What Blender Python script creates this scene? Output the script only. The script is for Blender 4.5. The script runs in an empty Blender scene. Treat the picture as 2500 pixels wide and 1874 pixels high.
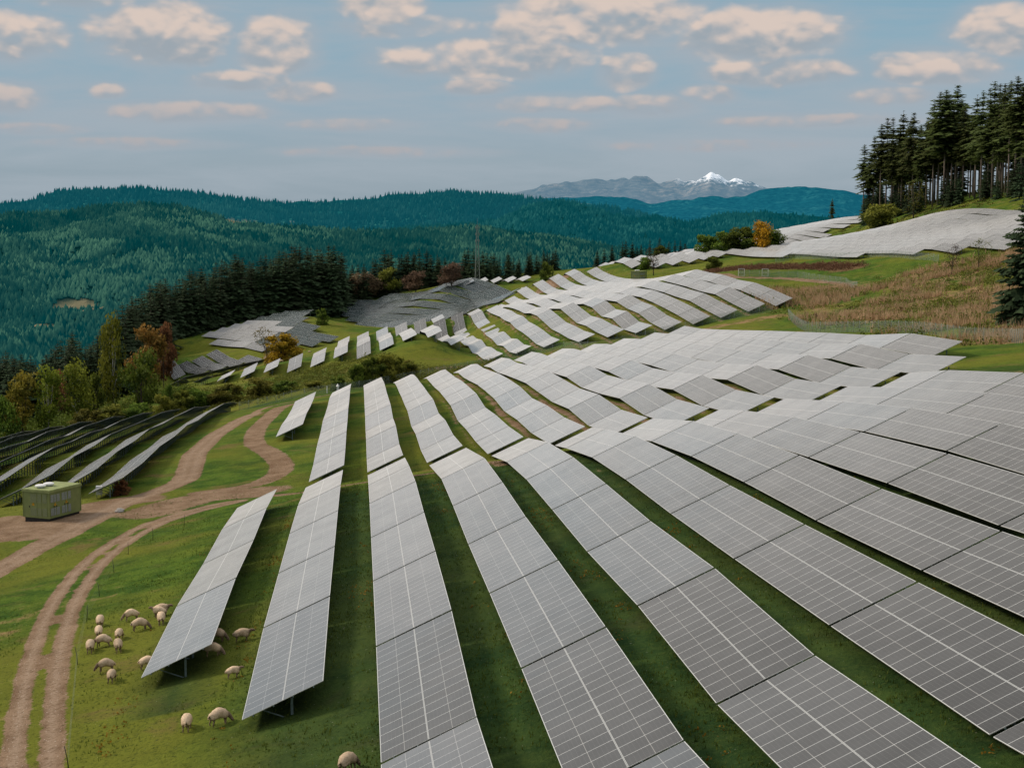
import bpy,bmesh,math,random
import numpy as np
from mathutils import Vector,Matrix
CTRL=[[0.7, 64.8, -23.82],[0.7, 83.2, -23.62],[0.7, 101.2, -24.15],[0.7, 121.1, -24.93],[0.7, 140.2, -25.5],[7.7, 72.7, -22.05],[7.7, 91.2, -22.73],[7.7, 109.6, -23.48],[7.7, 128.7, -23.99],[14.6, 61.1, -20.44],[14.6, 97.8, -21.71],[21.5, 68.0, -19.07],[21.5, 86.2, -19.87],[21.5, 104.5, -20.63],[28.4, 74.8, -18.15],[28.4, 93.0, -19.04],[28.4, 111.3, -19.61],[-6.2, 77.5, -25.83],[-6.2, 95.2, -25.74],[-6.2, 114.9, -26.41],[-6.2, 134.7, -27.06],[-13.1, 90.8, -27.33],[-13.1, 239.0, -32.84],[-13.1, 312.1, -35.41],[-6.2, 186.0, -31.02],[-6.2, 209.7, -31.42],[-6.2, 345.2, -37.26],[-6.2, 175.0, -29.93],[0.7, 170.5, -28.14],[7.7, 172.0, -27.33],[14.6, 170.5, -26.12],[0.7, 177.5, -28.9],[0.7, 345.6, -36.2],[0.7, 260.1, -31.45],[0.7, 209.1, -30.06],[0.7, 213.7, -30.07],[7.7, 359.5, -36.56],[7.7, 272.2, -31.61],[7.7, 231.2, -30.57],[-13.1, 110.1, -27.5],[-13.1, 130.6, -28.6],[-13.1, 165.3, -30.41],[21.5, 141.6, -22.09],[21.5, 122.6, -21.13],[21.5, 104.5, -20.57],[28.4, 168.9, -23.88],[28.4, 148.0, -21.54],[28.4, 130.0, -20.35],[28.4, 111.3, -19.57],[28.4, 93.0, -18.96],[28.4, 74.7, -18.09],[35.4, 166.2, -22.65],[35.4, 143.4, -20.5],[35.4, 137.9, -19.98],[35.4, 119.7, -18.91],[35.4, 100.0, -17.84],[42.3, 164.6, -21.32],[42.3, 144.9, -19.38],[42.3, 125.7, -17.8],[42.3, 107.0, -16.78],[49.2, 164.2, -20.04],[49.2, 144.3, -18.09],[49.2, 126.0, -16.66],[56.2, 164.0, -18.64],[56.2, 154.6, -17.38],[56.2, 142.7, -16.43],[56.2, 134.6, -15.8],[70.0, 347.8, -24.88],[70.0, 328.5, -24.31],[70.0, 310.2, -23.29],[70.0, 292.2, -22.25],[70.0, 274.6, -21.18],[70.0, 255.9, -20.14],[70.0, 238.1, -19.13],[70.0, 219.5, -18.21],[70.0, 201.3, -16.72],[70.0, 183.3, -16.54],[63.1, 347.2, -26.18],[63.1, 220.2, -19.57],[63.1, 201.4, -18.12],[63.1, 182.7, -18.02],[63.1, 164.9, -16.87],[56.2, 347.2, -27.52],[56.2, 201.5, -19.58],[56.2, 183.2, -19.63],[56.2, 165.8, -18.47],[49.2, 201.3, -20.95],[49.2, 182.7, -21.03],[49.2, 165.8, -20.09],[42.3, 203.5, -22.44],[42.3, 185.1, -22.57],[42.3, 168.4, -21.6],[35.4, 206.0, -23.79],[35.4, 187.0, -23.8],[35.4, 170.8, -23.0],[28.4, 189.6, -25.32],[21.5, 284.5, -29.48],[21.5, 213.2, -27.16],[21.5, 191.8, -26.39],[21.5, 173.8, -25.31],[14.6, 309.2, -32.34],[14.6, 268.6, -30.14],[14.6, 230.4, -29.51],[14.6, 209.3, -28.37],[14.6, 175.7, -26.65],[35.4, 99.8, -17.92],[35.4, 81.5, -17.25],[42.3, 106.6, -16.79],[42.3, 93.9, -16.5],[28.4, 93.0, -19.08],[28.4, 74.8, -18.21],[21.5, 167.6, -24.66],[21.5, 141.3, -22.04],[21.5, 122.7, -21.17],[14.6, 153.0, -24.15],[14.6, 135.4, -22.95],[14.6, 356.5, -35.4],[14.6, 303.9, -31.98],[14.6, 264.7, -29.93],[14.6, 230.8, -29.62],[14.6, 209.4, -28.48],[14.6, 175.5, -26.7],[21.5, 356.3, -34.06],[21.5, 308.4, -30.99],[21.5, 264.6, -28.63],[21.5, 230.7, -28.11],[21.5, 206.4, -26.83],[21.5, 191.8, -26.53],[28.4, 353.2, -32.2],[28.4, 315.4, -30.33],[28.4, 287.1, -28.5],[28.4, 263.4, -27.23],[28.4, 244.7, -26.81],[28.4, 223.5, -26.2],[28.4, 208.3, -25.35],[28.4, 189.5, -25.33],[35.4, 279.6, -27.14],[35.4, 243.7, -26.1],[35.4, 225.9, -25.14],[35.4, 206.2, -23.81],[35.4, 188.5, -23.99],[35.4, 352.2, -30.8],[42.3, 214.0, -23.32],[42.3, 203.3, -22.35],[42.3, 189.4, -22.69],[49.2, 210.7, -21.66],[49.2, 201.3, -20.89],[49.2, 188.5, -21.18],[56.2, 206.5, -20.0],[56.2, 201.3, -19.56],[56.2, 188.1, -19.71],[63.1, 204.3, -18.39],[63.1, 199.9, -18.06],[63.1, 188.1, -18.2],[42.3, 348.7, -29.85],[49.2, 348.1, -28.85],[56.2, 347.3, -27.53],[63.1, 347.2, -26.37],[70.0, 347.6, -24.77],[33.6, 406.4, -35.63],[33.6, 459.7, -37.95],[33.6, 509.8, -39.85],[33.6, 528.9, -39.34],[33.6, 551.4, -38.08],[33.6, 402.2, -35.13],[33.6, 461.3, -37.62],[33.6, 499.9, -38.66],[40.6, 400.0, -33.22],[40.6, 439.0, -34.04],[40.6, 491.2, -34.84],[40.6, 522.9, -33.71],[40.6, 541.2, -33.55],[40.6, 397.1, -32.87],[40.6, 430.7, -33.5],[40.6, 485.0, -34.15],[40.6, 502.8, -33.1],[40.6, 520.7, -32.81],[47.5, 395.5, -31.3],[47.5, 421.8, -31.51],[47.5, 451.8, -31.1],[47.5, 499.7, -31.0],[47.5, 531.5, -31.16],[47.5, 392.9, -31.05],[47.5, 450.0, -30.77],[47.5, 497.5, -30.44],[47.5, 510.4, -30.48],[54.4, 380.0, -28.81],[54.4, 399.2, -29.23],[54.4, 431.9, -29.0],[54.4, 458.6, -27.6],[54.4, 486.7, -27.09],[54.4, 380.8, -28.86],[54.4, 417.7, -29.03],[54.4, 445.8, -29.04],[54.4, 466.8, -27.31],[54.4, 517.1, -28.31],[61.4, 377.8, -27.52],[61.4, 398.4, -28.44],[61.4, 456.8, -25.98],[61.4, 517.1, -27.1],[61.4, 378.2, -27.55],[61.4, 397.5, -27.24],[61.4, 425.5, -26.86],[61.4, 451.5, -26.11],[61.4, 491.4, -26.47],[68.3, 377.0, -26.47],[68.3, 395.4, -26.73],[68.3, 416.9, -24.66],[68.3, 443.7, -23.79],[68.3, 478.8, -24.19],[68.3, 376.7, -26.46],[68.3, 403.4, -26.06],[68.3, 437.1, -25.41],[68.3, 466.3, -23.5],[75.2, 375.2, -25.67],[75.2, 399.0, -24.67],[75.2, 433.3, -22.45],[75.2, 467.9, -22.42],[75.2, 374.7, -25.57],[75.2, 400.1, -24.35],[75.2, 432.6, -23.11],[82.2, 373.7, -24.26],[82.2, 396.3, -22.61],[82.2, 424.9, -21.04],[82.2, 457.7, -20.79],[82.2, 374.0, -24.1],[82.2, 404.8, -22.65],[82.2, 435.3, -21.14],[89.1, 373.9, -22.66],[89.1, 399.2, -21.24],[89.1, 427.9, -19.75],[89.1, 457.4, -19.15],[89.1, 373.4, -22.57],[89.1, 400.0, -20.88],[89.1, 425.6, -19.52],[96.0, 374.0, -21.19],[96.0, 395.0, -19.9],[96.0, 421.0, -18.24],[96.0, 451.7, -17.63],[96.0, 373.8, -21.04],[96.0, 391.2, -19.76],[96.0, 405.6, -18.58],[103.0, 374.4, -19.81],[103.0, 394.3, -18.35],[103.0, 425.5, -16.99],[103.0, 373.3, -19.69],[103.0, 392.3, -18.29],[103.0, 416.9, -16.99],[103.0, 448.4, -16.06],[103.0, 472.1, -15.6],[103.0, 484.8, -15.47],[-56.5, 462.0, -46.66],[-49.5, 462.0, -46.06],[-42.6, 462.0, -45.86],[-35.7, 462.0, -44.85],[-35.7, 480.0, -43.67],[-28.7, 462.0, -43.32],[-28.7, 480.0, -42.49],[-21.8, 463.0, -43.47],[-21.8, 481.0, -40.69],[-14.9, 463.0, -41.93],[-14.9, 481.0, -40.88],[-14.9, 499.0, -40.65],[-7.9, 462.0, -39.12],[-7.9, 480.0, -38.35],[-7.9, 498.0, -38.73],[-1.0, 462.0, -39.84],[-1.0, 480.0, -37.22],[-1.0, 498.0, -37.25],[5.9, 462.0, -36.96],[5.9, 480.0, -35.9],[5.9, 498.0, -36.79],[5.9, 516.0, -37.13],[12.9, 460.0, -34.12],[12.9, 478.0, -34.14],[12.9, 505.0, -35.16],[19.8, 450.0, -32.06],[19.8, 470.0, -31.99],[19.8, 490.0, -33.19],[19.8, 510.0, -33.98],[-7.9, 560.0, -41.52],[-1.0, 560.0, -39.97],[5.9, 560.0, -38.52],[12.9, 560.0, -37.08],[19.8, 560.0, -35.63],[33.6, 560.0, -34.41],[40.6, 600.0, -35.09],[47.5, 600.0, -33.44],[54.4, 600.0, -31.91],[61.4, 600.0, -30.25],[68.6, 690.0, -32.58],[75.6, 690.0, -29.9],[82.2, 690.0, -27.38],[89.2, 690.0, -25.15],[111.6, 690.0, -20.13],[-33.9, 196.1, -33.89],[-33.9, 218.0, -34.64],[-33.9, 236.7, -34.66],[-33.9, 291.3, -38.07],[-33.9, 328.1, -40.04],[-33.9, 376.8, -44.75],[-40.9, 206.3, -35.49],[-40.9, 227.6, -36.48],[-40.9, 243.7, -36.56],[-40.9, 285.5, -38.48],[-40.9, 339.6, -41.54],[-40.9, 380.7, -45.85],[-47.8, 226.5, -37.42],[-47.8, 245.8, -37.61],[-47.8, 258.0, -37.67],[-47.8, 304.1, -40.39],[-47.8, 350.1, -43.48],[-47.8, 378.7, -46.26],[-54.7, 231.3, -38.25],[-54.7, 243.9, -38.54],[-54.7, 257.0, -38.63],[-54.7, 291.5, -40.52],[-54.7, 343.6, -43.95],[-54.7, 382.7, -47.53],[-61.7, 252.2, -39.96],[-61.7, 277.7, -41.26],[-61.7, 311.4, -43.41],[-61.7, 361.5, -45.9],[-61.7, 383.0, -48.51],[-68.6, 281.1, -41.96],[-68.6, 323.1, -44.26],[-68.6, 364.0, -47.24],[-68.6, 378.3, -49.02],[-75.5, 311.5, -44.9],[-75.5, 345.1, -47.17],[-75.5, 369.0, -48.91],[-75.5, 378.5, -50.02],[-82.5, 341.9, -47.97],[-82.5, 365.6, -49.58],[-82.5, 382.1, -51.56],[-33.9, 193.1, -33.57],[-33.9, 213.0, -34.52],[-33.9, 238.1, -35.06],[1.6, 685.0, -45.78],[27.9, 639.4, -40.34],[-3.3, 707.4, -44.62],[31.9, 646.4, -39.4],[-7.2, 728.1, -43.35],[38.5, 648.9, -38.17],[-10.3, 747.2, -42.17],[44.9, 651.6, -36.24],[-14.1, 767.7, -40.94],[50.2, 656.3, -34.38],[-10.0, 774.4, -40.05],[59.1, 654.7, -31.7],[-6.9, 782.9, -38.75],[62.4, 662.8, -30.01],[7.6, 771.7, -36.23],[66.2, 670.2, -28.46],[10.9, 779.9, -35.51],[71.3, 675.2, -26.92],[31.0, 758.9, -32.8],[76.6, 680.0, -25.5],[-74.1, 585.0, -53.94],[-70.9, 577.0, -55.15],[-67.7, 569.1, -55.54],[-69.7, 592.6, -52.57],[-63.4, 576.9, -53.46],[-57.7, 563.0, -53.03],[-64.4, 598.1, -51.11],[-57.6, 581.1, -52.56],[-52.1, 567.6, -52.37],[-59.6, 604.5, -49.1],[-52.9, 588.1, -51.04],[-46.7, 572.8, -51.35],[-46.5, 590.6, -50.29],[-40.0, 574.7, -50.49],[-62.0, 640.0, -47.54],[-51.7, 622.2, -47.55],[-37.5, 597.6, -47.69],[-67.3, 663.1, -46.06],[-53.4, 639.0, -45.52],[-41.2, 617.8, -45.71],[-24.9, 589.7, -45.64],[-62.6, 668.8, -44.69],[-53.8, 653.6, -44.49],[-42.2, 633.4, -44.41],[-18.1, 591.7, -45.5],[-57.5, 673.9, -43.44],[-48.6, 658.5, -42.89],[-28.4, 623.4, -42.09],[-11.5, 594.2, -43.86],[-52.4, 678.9, -42.39],[-37.1, 652.3, -41.26],[-24.0, 629.7, -40.73],[-19.3, 621.5, -41.59],[-47.1, 683.6, -40.88],[-36.2, 664.8, -40.02],[-24.6, 644.6, -39.15],[-41.8, 688.2, -39.92],[-24.7, 658.6, -38.02],[-37.0, 693.8, -39.07],[-23.2, 669.8, -37.21],[-67.6, 544.7, -54.81],[-62.6, 551.1, -53.76],[-57.1, 558.2, -53.52],[-51.5, 565.6, -52.53],[-45.6, 573.1, -52.21],[-39.3, 581.3, -52.31],[77.0, 726.3, -25.26],[77.0, 766.3, -26.26],[70.1, 726.8, -25.73],[70.1, 766.8, -26.73],[63.1, 725.6, -26.04],[63.1, 765.6, -27.04],[56.2, 721.8, -26.39],[56.2, 761.8, -27.39],[49.3, 716.9, -26.57],[49.3, 756.9, -27.57],[42.4, 735.0, -26.85],[42.4, 775.0, -27.85],[153.2, 548.5, -10.78],[160.2, 485.6, -9.77],[167.1, 453.4, -8.39],[174.0, 438.2, -7.76],[181.0, 418.9, -6.53],[153.2, 702.5, -16.32],[236.4, 548.4, 3.96],[231.0, 700.0, -6.58],[189.2, 700.0, -12.23],[236.4, 415.0, 8.65],[222.5, 803.1, -10.46],[229.5, 794.9, -9.68],[236.4, 781.8, -8.22],[243.3, 791.7, -5.35],[250.3, 816.6, -2.39],[257.2, 803.3, -0.09],[257.6, 960.0, -3.56],[111.6, 626.4, -16.75],[118.6, 609.6, -16.11],[132.4, 611.7, -14.28],[111.6, 680.7, -16.64],[191.1, 900.0, -13.98],[224.9, 900.0, -8.6],[-40, 60, -30.5],[-60, 100, -35],[-50, 140, -35],[-34.2, 171, -33.3],[-37.5, 171.3, -33.3],[-60, 40, -33],[0, 30, -20.5],[60, 30, -8],[120, 100, -6],[100, 160, -12.5],[100, 40, 2],[86, 215, -17],[120, 290, -15.5],[165, 400, -9.5],[150, 180, -8],[200, 250, -2],[200, 320, -1],[230, 400, 6],[150, 320, -12.5],[125, 360, -17],[130, 420, -17],[120, 450, -16.5],[140, 500, -13],[120, 560, -17],[100, 620, -19.5],[-20, 400, -41],[20, 365, -35.5],[50, 360, -30.5],[90, 360, -21.5],[-60, 420, -50.5],[-100, 420, -56],[-60, 500, -51.5],[-50, 470, -48],[-120, 380, -56],[-120, 300, -50],[-120, 200, -44],[-50, 250, -39.5],[-10, 372, -38.5],[0, 410, -38.5],[-40, 440, -46],[-75, 640, -50],[-95, 600, -57],[-75, 640, -50],[-110, 500, -60],[-120, 700, -66],[60, 820, -32],[110, 900, -30],[160, 940, -26],[220, 1000, -20],[300, 1000, -8],[300, 850, 12],[300, 500, 22],[300, 400, 19],[300, 300, 14],[300, 150, 6],[260, 560, 13],[-200, 600, -85],[-200, 400, -75],[-200, 200, -60],[-150, 800, -95],[0, 950, -75],[100, 1050, -75],[250, 1150, -60],[-100, 900, -95],[-200, 40, -50],[-200, 1200, -190],[0, 1200, -150],[200, 1250, -120],[400, 1200, -40],[400, 600, 40],[400, 200, 25],[400, 900, 15],[268.6, 800.0, 4.33],[271.4, 755.0, 7.79],[271.2, 700.0, 10.47],[270.2, 650.0, 12.76],[270.0, 612.0, 14.71],[299.9, 680.0, 19.49],[302.1, 780.0, 14.85],[33.6, 425, -36.4],[33.6, 440, -36.9],[33.6, 485, -38.5],[26.7, 470, -35.0],[26.7, 495, -36.2],[-74.6, 585.0, -47.06],[-78.0, 650.0, -46.2],[-74.4, 680.0, -46.05],[-68.6, 700.0, -45.46],[-64.4, 710.0, -44.93],[-53.7, 728.0, -43.23],[-42.3, 745.0, -41.11],[-30.1, 760.0, -39.84],[-24.0, 770.0, -39.07],[-67.4, 600.0, -50.23],[-63.5, 640.0, -48.58],[5.0, 850.0, -32.48],[27.8, 860.0, -29.52],[65.6, 860.0, -26.91],[97.8, 870.0, -24.07]]
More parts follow.
